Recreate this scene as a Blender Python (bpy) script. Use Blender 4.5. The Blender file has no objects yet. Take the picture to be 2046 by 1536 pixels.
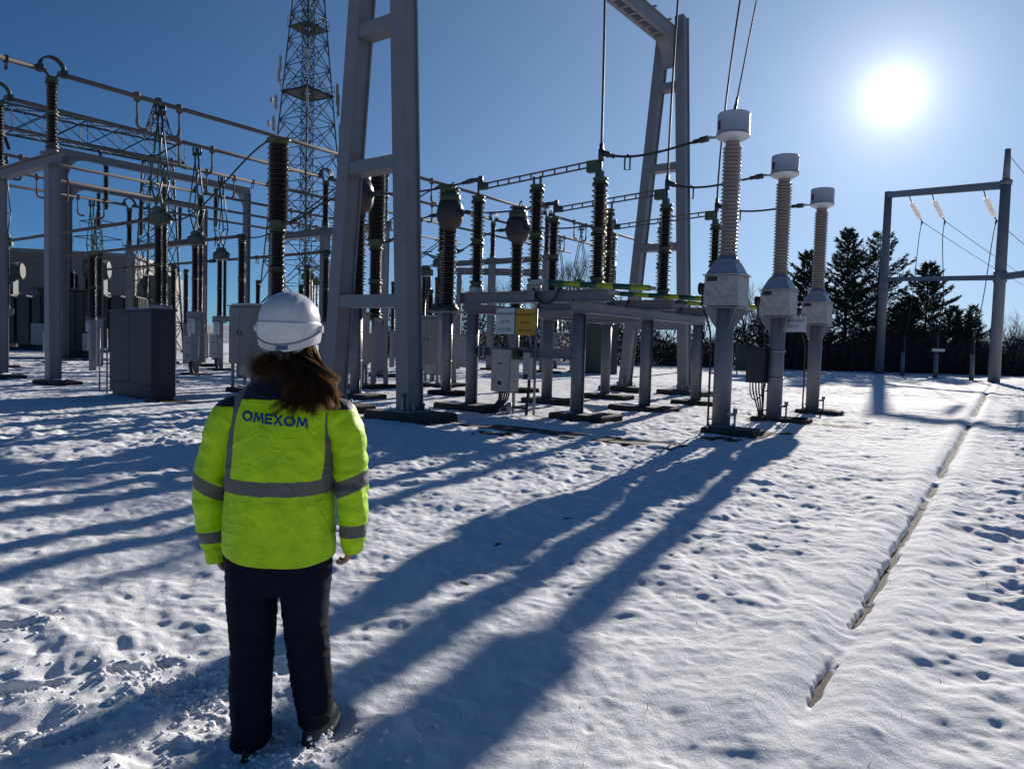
import bpy, math, random
import numpy as np
from mathutils import Vector, Matrix

SC = bpy.context.scene
COL = SC.collection
R = math.radians
# ---------------------------------------------------------------- camera
CAM_H = 1.6
def make_camera():
    cam = bpy.data.cameras.new('camera'); ob = bpy.data.objects.new('camera', cam); COL.objects.link(ob)
    p, r = R(3.0), R(1.6)
    f = Vector((0, math.cos(p), -math.sin(p))); u0 = Vector((0, math.sin(p), math.cos(p))); r0 = Vector((1, 0, 0))
    rt = r0*math.cos(r) + u0*math.sin(r); up = u0*math.cos(r) - r0*math.sin(r)
    ob.matrix_world = Matrix(((rt.x, up.x, -f.x, 0), (rt.y, up.y, -f.y, 0), (rt.z, up.z, -f.z, CAM_H), (0, 0, 0, 1)))
    cam.sensor_width = 36; cam.lens = 36*1478/2046; cam.clip_start = .05; cam.clip_end = 6000
    SC.camera = ob
make_camera()
# ---------------------------------------------------------------- sky and sun
SUN_EL, SUN_AZ = R(17.2), R(26.3)
SUN_DIR = Vector((math.sin(SUN_AZ)*math.cos(SUN_EL), math.cos(SUN_AZ)*math.cos(SUN_EL), math.sin(SUN_EL)))
def make_light():
    w = bpy.data.worlds.new('World'); SC.world = w; w.use_nodes = True
    nt = w.node_tree; N = nt.nodes; L = nt.links; N.clear()
    out = N.new('ShaderNodeOutputWorld'); bg = N.new('ShaderNodeBackground')
    sky = N.new('ShaderNodeTexSky'); sky.sky_type = 'NISHITA'; sky.sun_disc = False
    sky.sun_elevation = SUN_EL; sky.sun_rotation = SUN_AZ
    sky.air_density = 1.0; sky.dust_density = 0.8; sky.ozone_density = 6.5; sky.altitude = 3400
    tint = N.new('ShaderNodeMix'); tint.data_type = 'RGBA'; tint.blend_type = 'MULTIPLY'; tint.inputs['Factor'].default_value = 1; tint.inputs['B'].default_value = (.66, 1.0, 1.06, 1)
    L.new(sky.outputs[0], tint.inputs['A']); TINT = tint; bg.inputs[1].default_value = SKY_STRENGTH
    # bright ring of sky round the sun: forward scattering in thin winter haze, fixed to the sun's direction
    tc = N.new('ShaderNodeTexCoord'); dot = N.new('ShaderNodeVectorMath'); dot.operation = 'DOT_PRODUCT'
    nrm = N.new('ShaderNodeVectorMath'); nrm.operation = 'NORMALIZE'
    L.new(tc.outputs['Generated'], nrm.inputs[0]); L.new(nrm.outputs[0], dot.inputs[0]); dot.inputs[1].default_value = SUN_DIR
    def math_(op, a, b=None):
        m = N.new('ShaderNodeMath'); m.operation = op
        for i, q in enumerate((a, b)):
            if q is None: continue
            if isinstance(q, (int, float)): m.inputs[i].default_value = q
            else: L.new(q, m.inputs[i])
        return m.outputs[0]
    ang = math_('ARCCOSINE', math_('MINIMUM', dot.outputs['Value'], 0.999999))
    def fall(amp, deg, power): return math_('MULTIPLY', math_('EXPONENT', math_('MULTIPLY', math_('POWER', math_('DIVIDE', ang, R(deg)), power), -1.0)), amp)
    bg2 = N.new('ShaderNodeBackground'); bg2.inputs[0].default_value = (1.0, 0.975, 0.95, 1)
    L.new(math_('ADD', math_('ADD', fall(2.0, .80, .92), fall(.36, 4.4, 1.05)), fall(.075, 12.0, 1.0)), bg2.inputs[1])
    bg3 = N.new('ShaderNodeBackground'); bg3.inputs[0].default_value = (0.66, 0.90, 1.12, 1); L.new(fall(.15, 32.0, 2.0), bg3.inputs[1])
    add0 = N.new('ShaderNodeAddShader'); L.new(bg2.outputs[0], add0.inputs[0]); L.new(bg3.outputs[0], add0.inputs[1]); bg2 = add0
    sep = N.new('ShaderNodeSeparateXYZ'); L.new(nrm.outputs[0], sep.inputs[0])
    el = math_('MAXIMUM', math_('ARCSINE', sep.outputs['Z']), 0.0)
    fac = math_('MULTIPLY', math_('EXPONENT', math_('MULTIPLY', math_('DIVIDE', el, R(10.0)), -1.0)), math_('ADD', fall(.84, 34.0, 2.0), .02))
    hz = N.new('ShaderNodeMix'); hz.data_type = 'RGBA'; L.new(fac, hz.inputs['Factor']); L.new(TINT.outputs['Result'], hz.inputs['A']); hz.inputs['B'].default_value = (8.2, 9.0, 10.2, 1)
    L.new(hz.outputs['Result'], bg.inputs[0])
    add = N.new('ShaderNodeAddShader'); L.new(bg.outputs[0], add.inputs[0]); L.new(bg2.outputs[0], add.inputs[1])
    L.new(add.outputs[0], out.inputs[0])
    s = bpy.data.lights.new('sun', 'SUN'); s.energy = SUN_STRENGTH; s.angle = R(0.53); s.color = (1.0, 0.93, 0.84)
    so = bpy.data.objects.new('sun', s); COL.objects.link(so); so.rotation_mode = 'QUATERNION'
    so.rotation_quaternion = SUN_DIR.to_track_quat('Z', 'Y'); so.location = SUN_DIR*200
SKY_STRENGTH, SUN_STRENGTH = 0.05, 5.0
make_light()
SC.view_settings.view_transform = 'Standard'; SC.view_settings.look = 'None'
SC.view_settings.exposure = 0.35; SC.view_settings.gamma = 1
SC.render.engine = 'CYCLES'
SC.cycles.max_bounces = 6; SC.cycles.diffuse_bounces = 3; SC.cycles.use_denoising = True
SC.cycles.caustics_reflective = False; SC.cycles.caustics_refractive = False
# ---------------------------------------------------------------- yard grid: s runs along the busbars, t along each bay
UX, UY = 0.59267, 0.80545
ROT = -math.atan2(0.59267, 0.80545)
def W(s, t, z=0.0): return Vector((s*UX + t*UY, s*UY - t*UX, z))
# ---------------------------------------------------------------- mesh helpers
class MB:
    def __init__(s): s.v = []; s.f = []; s.m = []; s.sm = []
    def add(s, vs, fs, mi=0, smooth=False):
        o = len(s.v); s.v += [tuple(q) for q in vs]
        for f in fs: s.f.append(tuple(i+o for i in f)); s.m.append(mi); s.sm.append(smooth)
    def box(s, c, d, mi=0, rot=None):
        x, y, z = (q/2 for q in d); P = [(-x,-y,-z),(x,-y,-z),(x,y,-z),(-x,y,-z),(-x,-y,z),(x,-y,z),(x,y,z),(-x,y,z)]
        if rot is not None:
            M = Matrix.Rotation(rot, 3, 'Z'); P = [tuple(M @ Vector(q)) for q in P]
        P = [(a+c[0], b+c[1], e+c[2]) for a, b, e in P]
        s.add(P, [(0,3,2,1),(4,5,6,7),(0,1,5,4),(1,2,6,5),(2,3,7,6),(3,0,4,7)], mi)
    def bbox(s, c, d, b=.01, mi=0):
        """box with chamfered vertical and top edges"""
        x, y, z = (q/2 for q in d)
        def ring(ix, zz, cc=b): return [(-ix+0 if 0 else -(x-ix)+cc, -(y-ix), zz), ((x-ix)-cc, -(y-ix), zz), ((x-ix), -(y-ix)+cc, zz), ((x-ix), (y-ix)-cc, zz), ((x-ix)-cc, (y-ix), zz), (-(x-ix)+cc, (y-ix), zz), (-(x-ix), (y-ix)-cc, zz), (-(x-ix), -(y-ix)+cc, zz)]
        P = ring(0, -z) + ring(0, z-b) + ring(b, z)
        P = [(a+c[0], q+c[1], e+c[2]) for a, q, e in P]
        F = [tuple(reversed(range(8))), tuple(range(16, 24))]
        for k in (0, 8):
            for i in range(8): j = (i+1) % 8; F.append((k+i, k+j, k+8+j, k+8+i))
        s.add(P, F, mi)
    def beam(s, a, b, w, h, mi=0, up=(0, 0, 1)):
        a, b = Vector(a), Vector(b); d = (b-a).normalized(); up = Vector(up)
        if abs(d.dot(up)) > .99: up = Vector((0, 1, 0))
        x = d.cross(up).normalized(); y = x.cross(d)
        P = [p + x*i*w/2 + y*j*h/2 for p in (a, b) for i, j in ((-1,-1),(1,-1),(1,1),(-1,1))]
        s.add(P, [(0,1,2,3),(7,6,5,4),(0,4,5,1),(1,5,6,2),(2,6,7,3),(3,7,4,0)], mi)
    def ibeam(s, a, b, w, h, t=.02, mi=0, up=(0, 0, 1), tf=None):
        """I section: two flanges of width w at +-h/2 along up, and a web"""
        a, b = Vector(a), Vector(b); d = (b-a).normalized(); up = Vector(up)
        x = d.cross(up).normalized(); y = x.cross(d); tf = tf or t
        s.beam(a+y*(h/2-tf/2), b+y*(h/2-tf/2), w, tf, mi, up); s.beam(a-y*(h/2-tf/2), b-y*(h/2-tf/2), w, tf, mi, up)
        s.beam(a, b, t, h-2*tf, mi, up)
    def tube(s, pts, r, n=8, mi=0, cap=True, smooth=True):
        pts = [Vector(p) for p in pts]; m = len(pts)
        rr = r if isinstance(r, (list, tuple)) else [r]*m
        P = []; ref = None
        for i, p in enumerate(pts):
            d = (pts[min(i+1, m-1)] - pts[max(i-1, 0)]).normalized()
            if ref is None:
                ref = Vector((0, 0, 1)) if abs(d.z) < .9 else Vector((1, 0, 0))
            x = (ref - d*ref.dot(d)).normalized(); y = d.cross(x); ref = x
            for k in range(n):
                a = 2*math.pi*k/n; P.append(p + (x*math.cos(a) + y*math.sin(a))*rr[i])
        F = []
        for i in range(m-1):
            for k in range(n):
                j = (k+1) % n; F.append((i*n+k, i*n+j, (i+1)*n+j, (i+1)*n+k))
        s.add(P, F, mi, smooth)
        if cap:
            o = len(s.v) - len(P)
            s.f += [tuple(o+k for k in reversed(range(n))), tuple(o+(m-1)*n+k for k in range(n))]; s.m += [mi, mi]; s.sm += [False, False]
    def lathe(s, prof, n=16, c=(0, 0), mi=0, smooth=True, cap=True):
        P = [(c[0]+r*math.cos(2*math.pi*k/n), c[1]+r*math.sin(2*math.pi*k/n), z) for r, z in prof for k in range(n)]
        F = []
        for i in range(len(prof)-1):
            for k in range(n):
                j = (k+1) % n; F.append((i*n+k, i*n+j, (i+1)*n+j, (i+1)*n+k))
        s.add(P, F, mi, smooth)
        if cap:
            o = len(s.v) - len(P); m = len(prof)
            s.f += [tuple(o+k for k in reversed(range(n))), tuple(o+(m-1)*n+k for k in range(n))]; s.m += [mi, mi]; s.sm += [False, False]
    def sheds(s, c, z0, z1, rc, rs, n, seg=16, alt=False, mi=0):
        pr = []; p = (z1-z0)/n
        for i in range(n):
            z = z0+i*p; ro = rs if not (alt and i % 2) else rc+(rs-rc)*.55
            pr += [(rc, z), (rc*1.02, z+p*.28), (ro, z+p*.34), (ro, z+p*.44), (rc*1.05, z+p*.86)]
        pr.append((rc, z1)); s.lathe(pr, seg, c, mi)
    def mesh(s, name, mats):
        me = bpy.data.meshes.new(name); me.from_pydata(s.v, [], s.f)
        for m in (mats if isinstance(mats, (list, tuple)) else [mats]): me.materials.append(m)
        me.polygons.foreach_set('material_index', s.m); me.polygons.foreach_set('use_smooth', s.sm); me.update()
        return me
    def obj(s, name, mats, parent=None): return link(name, s.mesh(name, mats), parent)
def link(name, me, parent=None):
    o = bpy.data.objects.new(name, me); COL.objects.link(o)
    if parent is not None: o.parent = parent
    return o
def np_mesh(name, V, F, mats, smooth=False, mi=None, tri=False):
    """fast mesh from numpy arrays; F is (n,3) or (n,4)"""
    me = bpy.data.meshes.new(name); V = np.asarray(V, np.float32); F = np.asarray(F, np.int32); k = F.shape[1]
    me.vertices.add(len(V)); me.vertices.foreach_set('co', V.ravel())
    me.loops.add(F.size); me.loops.foreach_set('vertex_index', F.ravel())
    me.polygons.add(len(F)); me.polygons.foreach_set('loop_start', np.arange(0, F.size, k, dtype=np.int32))
    me.polygons.foreach_set('loop_total', np.full(len(F), k, np.int32))
    if smooth: me.polygons.foreach_set('use_smooth', np.ones(len(F), bool))
    for m in (mats if isinstance(mats, (list, tuple)) else [mats]): me.materials.append(m)
    if mi is not None: me.polygons.foreach_set('material_index', np.asarray(mi, np.int32))
    me.update(calc_edges=True); me.validate()
    return me
def tag(o, label, cat, group=None):
    o['label'] = label; o['category'] = cat
    if group: o['group'] = group
    return o
def thing(name, label, cat, loc=(0, 0, 0), rot=0.0, group=None):
    o = bpy.data.objects.new(name, None); COL.objects.link(o); o.empty_display_size = .3
    o.location = loc; o.rotation_euler = (0, 0, rot)
    return tag(o, label, cat, group)
def structure(o): o['kind'] = 'structure'; return o
def stuff(o): o['kind'] = 'stuff'; return o
def dup(root, label, loc, rot=None, group=None):
    r = root.copy(); COL.objects.link(r); r.location = loc; r['label'] = label
    if rot is not None: r.rotation_euler = (0, 0, rot)
    if group: r['group'] = group
    for ch in list(root.children):
        c = ch.copy(); COL.objects.link(c); c.parent = r
        for g in list(ch.children):
            d = g.copy(); COL.objects.link(d); d.parent = c
    return r
def evalmesh(ob, name):
    dg = bpy.context.evaluated_depsgraph_get(); dg.update()
    me = bpy.data.meshes.new_from_object(ob.evaluated_get(dg)); me.name = name
    return me
def text_mesh(body, size, extrude=.001, bold=0.0, align='CENTER'):
    cu = bpy.data.curves.new('lettering', 'FONT'); cu.body = body; cu.size = size; cu.extrude = extrude; cu.align_x = align; cu.offset = bold
    cu.resolution_u = 3
    ob = bpy.data.objects.new('lettering', cu); COL.objects.link(ob)
    me = evalmesh(ob, 'lettering'); bpy.data.objects.remove(ob); me.materials.clear()
    return me
# ---------------------------------------------------------------- noise on arrays
class Noise:
    def __init__(s, seed): s.g = np.random.RandomState(seed).rand(256, 256).astype(np.float32)
    def __call__(s, x, y):
        xi = np.floor(x).astype(np.int64); yi = np.floor(y).astype(np.int64); fx = (x-xi); fy = (y-yi)
        fx = fx*fx*fx*(fx*(fx*6-15)+10); fy = fy*fy*fy*(fy*(fy*6-15)+10)
        a = s.g[xi & 255, yi & 255]; b = s.g[(xi+1) & 255, yi & 255]; c = s.g[xi & 255, (yi+1) & 255]; d = s.g[(xi+1) & 255, (yi+1) & 255]
        return (a*(1-fx)+b*fx)*(1-fy) + (c*(1-fx)+d*fx)*fy - .5
# ---------------------------------------------------------------- materials
def mat(name, col, rough=.5, metal=0.0, var=0.0, scale=6.0, bump=0.0, bscale=40.0, coat=0.0, spec=.5, col2=None, trans=0.0):
    m = bpy.data.materials.new(name); m.use_nodes = True; nt = m.node_tree; b = nt.nodes['Principled BSDF']
    b.inputs['Base Color'].default_value = (*col, 1); b.inputs['Roughness'].default_value = rough; b.inputs['Metallic'].default_value = metal
    b.inputs['Coat Weight'].default_value = coat; b.inputs['Specular IOR Level'].default_value = spec
    if var > 0 or col2:
        tc = nt.nodes.new('ShaderNodeTexCoord'); nz = nt.nodes.new('ShaderNodeTexNoise'); nz.inputs['Scale'].default_value = scale; nz.inputs['Detail'].default_value = 7; nz.inputs['Roughness'].default_value = .65
        nt.links.new(tc.outputs['Object'], nz.inputs['Vector'])
        rp = nt.nodes.new('ShaderNodeValToRGB'); rp.color_ramp.elements[0].position = .36; rp.color_ramp.elements[1].position = .66
        lo = col2 if col2 else tuple(max(0, c*(1-var)) for c in col); hi = tuple(min(1, c*(1+var*.6)) for c in col)
        rp.color_ramp.elements[0].color = (*lo, 1); rp.color_ramp.elements[1].color = (*hi, 1)
        nt.links.new(nz.outputs['Fac'], rp.inputs['Fac']); nt.links.new(rp.outputs['Color'], b.inputs['Base Color'])
    if bump > 0:
        tc = nt.nodes.new('ShaderNodeTexCoord'); nz = nt.nodes.new('ShaderNodeTexNoise'); nz.inputs['Scale'].default_value = bscale; nz.inputs['Detail'].default_value = 5
        nt.links.new(tc.outputs['Object'], nz.inputs['Vector']); bp = nt.nodes.new('ShaderNodeBump'); bp.inputs['Strength'].default_value = bump; bp.inputs['Distance'].default_value = .02
        nt.links.new(nz.outputs['Fac'], bp.inputs['Height']); nt.links.new(bp.outputs['Normal'], b.inputs['Normal'])
    return m
M = {}
M['steel'] = mat('grey_painted_steel', (.175, .177, .20), .42, 0, .12, 2.0, .08, 60)
def rust(m, amt):
    nt = m.node_tree; N, L = nt.nodes, nt.links; b = N['Principled BSDF']; src = b.inputs['Base Color'].links[0].from_socket
    tc = N.new('ShaderNodeTexCoord'); mp = N.new('ShaderNodeMapping'); mp.inputs['Scale'].default_value = (14, 14, 1.6); nz = N.new('ShaderNodeTexNoise'); nz.inputs['Scale'].default_value = 1; nz.inputs['Detail'].default_value = 6; nz.inputs['Roughness'].default_value = .7
    L.new(tc.outputs['Object'], mp.inputs[0]); L.new(mp.outputs[0], nz.inputs['Vector'])
    rp = N.new('ShaderNodeValToRGB'); rp.color_ramp.elements[0].position = .60; rp.color_ramp.elements[1].position = .72; rp.color_ramp.elements[1].color = (amt, amt, amt, 1); L.new(nz.outputs['Fac'], rp.inputs[0])
    mx = N.new('ShaderNodeMix'); mx.data_type = 'RGBA'; L.new(rp.outputs['Color'], mx.inputs['Factor']); L.new(src, mx.inputs['A']); mx.inputs['B'].default_value = (.075, .05, .038, 1); L.new(mx.outputs['Result'], b.inputs['Base Color'])
rust(M['steel'], .32)
M['galv'] = mat('galvanised_steel', (.24, .25, .28), .45, .5, .25, 5.0)
M['dark_galv'] = mat('dark_lattice_steel', (.035, .06, .07), .7, 0, .3, 4)
M['alu'] = mat('weathered_aluminium_tube', (.135, .115, .105), .75, .0, .2, 8, spec=.2)
M['clamp'] = mat('dark_cast_clamp', (.045, .045, .05), .45, .4)
M['brown'] = mat('brown_glazed_porcelain', (.010, .005, .004), .2, 0, .3, 5, coat=.25, spec=.4)
M['beige'] = mat('beige_porcelain', (.235, .195, .17), .3, 0, .1, 4, coat=.3)
M['green'] = mat('pale_green_paint', (.052, .072, .040), .45, 0, .3, 8)
M['dgreen'] = mat('dark_green_paint', (.030, .043, .037), .55, 0, .3, 3)
M['oiltank'] = mat('grey_green_tank', (.065, .085, .085), .5, 0, .2, 3)
M['resin'] = mat('brown_cast_resin', (.042, .031, .030), .5, 0, .35, 7, .3, 25)
M['head'] = mat('satin_aluminium_head', (.62, .62, .65), .4, .3, .08, 3)
M['tank'] = mat('weathered_tank_paint', (.34, .335, .34), .55, 0, .28, 9, .1, 30)
M['cone'] = mat('blue_grey_housing', (.22, .25, .34), .4, .2, .1, 4)
M['cab_grey'] = mat('dark_grey_cabinet_paint', (.027, .028, .036), .5, 0, .10, 2.5, spec=.3)
M['cab_beige'] = mat('beige_cabinet_paint', (.22, .21, .205), .45, 0, .1, 2)
M['inox'] = mat('brushed_stainless', (.33, .31, .30), .35, .6, .2, 14)
M['conc'] = mat('dark_wet_concrete', (.060, .052, .045), .85, 0, .5, 6, .6, 18)
M['edge'] = mat('gravelly_concrete_edge', (.082, .065, .046), .9, 0, .6, 22, .35, 130)
M['cable'] = mat('black_cable', (.016, .016, .018), .5)
M['wire'] = mat('stranded_conductor', (.035, .037, .042), .6, 0)
M['white'] = mat('white_sign_enamel', (.50, .53, .58), .35)
M['yellow'] = mat('yellow_sign_enamel', (.50, .27, .008), .4)
M['ink'] = mat('black_print', (.03, .03, .035), .5)
M['stripe_g'] = mat('dark_green_band', (.012, .075, .05), .4)
M['stripe_y'] = mat('lime_yellow_band', (.32, .37, .03), .45)
M['red'] = mat('dark_red_glass', (.12, .012, .012), .15)
M['slot'] = mat('black_gap', (.01, .01, .012), .6)
M['cladding'] = mat('pale_metal_cladding', (.2, .19, .18), .5, 0, .1, .6)
M['bark'] = mat('dark_bark', (.040, .030, .025), .9, 0, .4, 6)
M['bark2'] = mat('grey_brown_twig', (.085, .068, .058), .9, 0, .4, 5)
M['needle'] = mat('pine_needles', (.030, .045, .026), .65, 0, .5, 1.2)
M['bush'] = mat('dark_winter_leaves', (.030, .034, .024), .8, 0, .5, .8)
M['glass'] = mat('clear_glass_disc', (.75, .82, .82), .08, 0, spec=1.0, coat=.5)
def backlit(name, col):
    m = bpy.data.materials.new(name); m.use_nodes = True; nt = m.node_tree; b = nt.nodes['Principled BSDF']; b.inputs['Base Color'].default_value = (*col, 1); b.inputs['Roughness'].default_value = .15
    t = nt.nodes.new('ShaderNodeBsdfTranslucent'); t.inputs[0].default_value = (*col, 1); x = nt.nodes.new('ShaderNodeMixShader'); x.inputs[0].default_value = .92
    nt.links.new(b.outputs[0], x.inputs[1]); nt.links.new(t.outputs[0], x.inputs[2]); nt.links.new(x.outputs[0], nt.nodes['Material Output'].inputs[0]); return m
M['glass'] = backlit('frosted_glass_disc', (.93, .93, .93))
M['snowcap'] = mat('settled_snow', (.86, .87, .90), .7, 0, .03, 8, .4, 30)
# ================================================================ SNOW GROUND
PLINTH = []          # (s, t, half_t, half_s) of concrete bases, filled before the ground is made
EDGE_A = Vector((1.30, 3.13)); EDGE_B = Vector((21.2, 33.0))
BARE_SPOTS = []
FOOT = [(-2.11, 3.17, .45), (-1.71, 2.76, .55), (-2.58, 3.78, .3), (-1.70, 3.40, .7), (-1.46, 3.22, .2), (-2.02, 2.72, .5)]
def snow_height(x, y):
    n = [Noise(k) for k in range(11, 19)]
    wx = x + .35*n[5](x*.9, y*.9); wy = y + .35*n[6](x*.9+7, y*.9)
    smooth = np.exp(-(((x-.55)/1.5)**2 + ((y-3.1)/1.3)**2)**2)
    big = n[0](wx*.22, wy*.22); rough = np.clip(.75 + 1.3*n[7](x*.16+3, y*.16), .25, 1.5)
    rough = rough + .5*np.clip((x - .62*y + .2), 0, 1.5)*(1-.0*smooth); rough = rough*(1-.42*smooth)      # lumpier turf to the right of the edging
    h = .05*big + .030*n[1](wx*.8, wy*.8) + rough*(.034*n[2](wx*1.9, wy*1.9) + .040*n[3](wx*4.2, wy*4.2) + .030*n[4](wx*8.0, wy*8.0) + .013*n[6](wx*16, wy*16)) + .006*n[5](x*22, y*22)
    # scattered dimples and tufts
    rs = np.random.RandomState(5).rand(5, 256, 256)
    for cell, amp, prob, r0, r1 in ((.19, .018, .5, .03, .07), (.75, .018, .4, .07, .15)):
        cx = np.floor(x/cell).astype(int); cy = np.floor(y/cell).astype(int)
        for dx in (-1, 0, 1):
            for dy in (-1, 0, 1):
                a, b = (cx+dx) & 255, (cy+dy) & 255
                px = (cx+dx+rs[0][a, b])*cell; py = (cy+dy+rs[1][a, b])*cell
                rad = r0 + (r1-r0)*rs[2][a, b]**2; on = (rs[3][a, b] < prob); sg = np.where(rs[4][a, b] < .62, -1.0, .75)
                el = 1 + .8*rs[4][a, b]
                d2 = ((x-px)*el)**2 + (y-py)**2
                h += np.where(on, sg*amp*(.35+.65*rs[2][b, a])*np.exp(-(d2/rad**2)**1.05), 0)*np.clip(rough, .15, 1.15)
    # boot prints beside the person
    nz = n[5](x*19, y*19)*.016 + n[6](x*41, y*41)*.014
    for fx, fy, an in FOOT:
        c, s = math.cos(an), math.sin(an); lx = (x-fx)*c+(y-fy)*s; ly = -(x-fx)*s+(y-fy)*c
        q = (np.abs(lx)/.155)**3.2 + (np.abs(ly + .015*np.cos(lx*20))/.060)**3.2
        inside = np.clip((1.3-q)*1.15, 0, 1); inside = inside*inside*(3-2*inside)
        h += -.030*inside + .008*np.exp(-((q-2.2)/1.3)**2) + inside*(.007*np.sign(np.sin(lx*170+np.abs(ly)*60))*np.clip(np.abs(np.sin(lx*170+np.abs(ly)*60))*3, 0, 1)*(np.abs(lx+.02) > .022)) + nz*.9*np.exp(-((q-1.6)/.9)**2)
    churn = np.exp(-(((x+1.28)/.32)**2 + ((y-3.12)/.26)**2)**1.5) + np.exp(-(((x+.95)/.40)**2 + ((y-2.70)/.25)**2)**2)
    h += churn*(nz*.9 - .004)
    for cx, cy, rx, ry, a in ((-.47, 2.88, .10, .16, .045), (-1.20, 2.86, .12, .13, .022), (-1.16, 3.52, .22, .06, .03), (-1.62, 3.85, .13, .1, .02)):
        h += a*np.exp(-(((x-cx)/rx)**2 + ((y-cy)/ry)**2)**1.6)
    # trodden patch under the boots
    for cx, cy in ((-.945, 2.84), (-.72, 2.95)):
        h -= .028*np.exp(-(((x-cx)/.09)**2 + ((y-cy)/.17)**2)**2)
    fade = 1/(1+np.maximum(np.hypot(x, y)-45, 0)/40); h = h*fade + .045
    # groove over the concrete edging
    d = EDGE_B-EDGE_A; Ln = d.length; d = d/Ln
    al = (x-EDGE_A.x)*d.x + (y-EDGE_A.y)*d.y; ac = -(x-EDGE_A.x)*d.y + (y-EDGE_A.y)*d.x
    wob = .022*n[2](al*3.0, al*0+.3) + .020*n[3](al*11.0, al*0+5.3) + .006*n[5](al*33, al*0+2.2)
    on = np.clip((n[1](al*.9+.3, al*0+2.5)*1.6 + n[4](al*2.6, al*0+1.5)*1.4 + .30*np.sin(al*3.1) + .62)*2.6, 0, 1)*np.clip((al+.05)*9, 0, 1)*np.clip((Ln-al)*2, 0, 1)
    wid = .019 + .026*np.clip(n[6](al*1.9, al*0+.7)+.4, 0, 1) + .015*n[3](al*14, al*0+1.7) + .0014*np.clip(al, 0, 40); wid = np.maximum(wid, .005)*np.clip(.45+al*.35, .3, 1) + .006*n[4](al*23, al*0+3.1)
    g = np.exp(-(np.abs(ac+wob)/np.maximum(wid, .004))**4)
    near = np.exp(-((ac)/.7)**2)*np.clip((al+.6)*2, 0, 1)
    h = h*(1-.55*near) + near*.03
    h += np.clip((al+.5)*2, 0, 1)*(.035*np.exp(-((np.abs(ac)-.22)/.16)**2) - .022*np.exp(-(ac/.1)**2))
    h = h*(1-on*g) + (-.03)*on*g
    # dark ground round the concrete bases and the cable trench: thin snow there
    s_ = x*UX + y*UY; t_ = x*UY - y*UX
    bare = np.zeros_like(x)
    for (ps, pt, ht, hs) in PLINTH:
        sel = (np.abs(s_-ps) < hs+1.2) & (np.abs(t_-pt) < ht+1.2)
        if not sel.any(): continue
        dd = np.hypot(np.maximum(np.abs(s_[sel]-ps)-hs, 0), np.maximum(np.abs(t_[sel]-pt)-ht, 0))
        w = np.exp(-(dd/.20)**2)
        bare[sel] = np.maximum(bare[sel], w*(.75 + 1.3*n[3](s_[sel]*2.2, t_[sel]*2.2)))
        h[sel] = h[sel]*(1-w*.3) + w*.012
    tr = np.exp(-((s_-11.05)/.36)**6)*np.clip((t_+10.3)*3, 0, 1)*np.clip((-4.6-t_)*3, 0, 1)
    h = h*(1-tr) + tr*(.02 + .10*n[3](s_*3.2, t_*1.4) + .035)
    for bx, by, br in BARE_SPOTS:
        bare = np.maximum(bare, 1.2*np.exp(-(((x-bx)/br)**2 + ((y-by)/(br*.6))**2)**1.3) + .8*n[4](x*9, y*9) - .25)
    return h, bare
def snow_material():
    m = bpy.data.materials.new('snow'); m.use_nodes = True; nt = m.node_tree; N, L = nt.nodes, nt.links; b = N['Principled BSDF']
    tc = N.new('ShaderNodeTexCoord')
    def noise(sc, det=4, rough=.6):
        q = N.new('ShaderNodeTexNoise'); q.inputs['Scale'].default_value = sc; q.inputs['Detail'].default_value = det; q.inputs['Roughness'].default_value = rough; L.new(tc.outputs['Object'], q.inputs['Vector']); return q
    n1, n2, n3 = noise(14, 6), noise(95, 5, .75), noise(420, 2)
    ad = N.new('ShaderNodeMath'); ad.operation = 'MULTIPLY_ADD'; L.new(n1.outputs['Fac'], ad.inputs[0]); ad.inputs[1].default_value = 2.2; L.new(n2.outputs['Fac'], ad.inputs[2])
    bp = N.new('ShaderNodeBump'); bp.inputs['Strength'].default_value = .55; bp.inputs['Distance'].default_value = .012; L.new(ad.outputs[0], bp.inputs['Height'])
    bp2 = N.new('ShaderNodeBump'); bp2.inputs['Strength'].default_value = .45; bp2.inputs['Distance'].default_value = .003; L.new(n3.outputs['Fac'], bp2.inputs['Height']); L.new(bp.outputs['Normal'], bp2.inputs['Normal'])
    L.new(bp2.outputs['Normal'], b.inputs['Normal'])
    at = N.new('ShaderNodeAttribute'); at.attribute_name = 'bare'
    nz = noise(7, 8, .7); mr = N.new('ShaderNodeMath'); mr.operation = 'MULTIPLY_ADD'; L.new(nz.outputs['Fac'], mr.inputs[0]); mr.inputs[1].default_value = 1.3; mr.inputs[2].default_value = -.65
    sm = N.new('ShaderNodeMath'); sm.operation = 'ADD'; L.new(at.outputs['Fac'], sm.inputs[0]); L.new(mr.outputs[0], sm.inputs[1])
    rp = N.new('ShaderNodeValToRGB'); rp.color_ramp.elements[0].position = .42; rp.color_ramp.elements[1].position = .55; L.new(sm.outputs[0], rp.inputs['Fac'])
    mx = N.new('ShaderNodeMix'); mx.data_type = 'RGBA'; mx.inputs['A'].default_value = (.86, .865, .89, 1); L.new(rp.outputs['Color'], mx.inputs['Factor'])
    so = N.new('ShaderNodeValToRGB'); so.color_ramp.elements[0].color = (.035, .026, .018, 1); so.color_ramp.elements[1].color = (.13, .10, .06, 1); L.new(n1.outputs['Fac'], so.inputs['Fac']); L.new(so.outputs['Color'], mx.inputs['B'])
    L.new(mx.outputs['Result'], b.inputs['Base Color']); b.inputs['Roughness'].default_value = .8; b.inputs['Specular IOR Level'].default_value = .06
    return m
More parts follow.
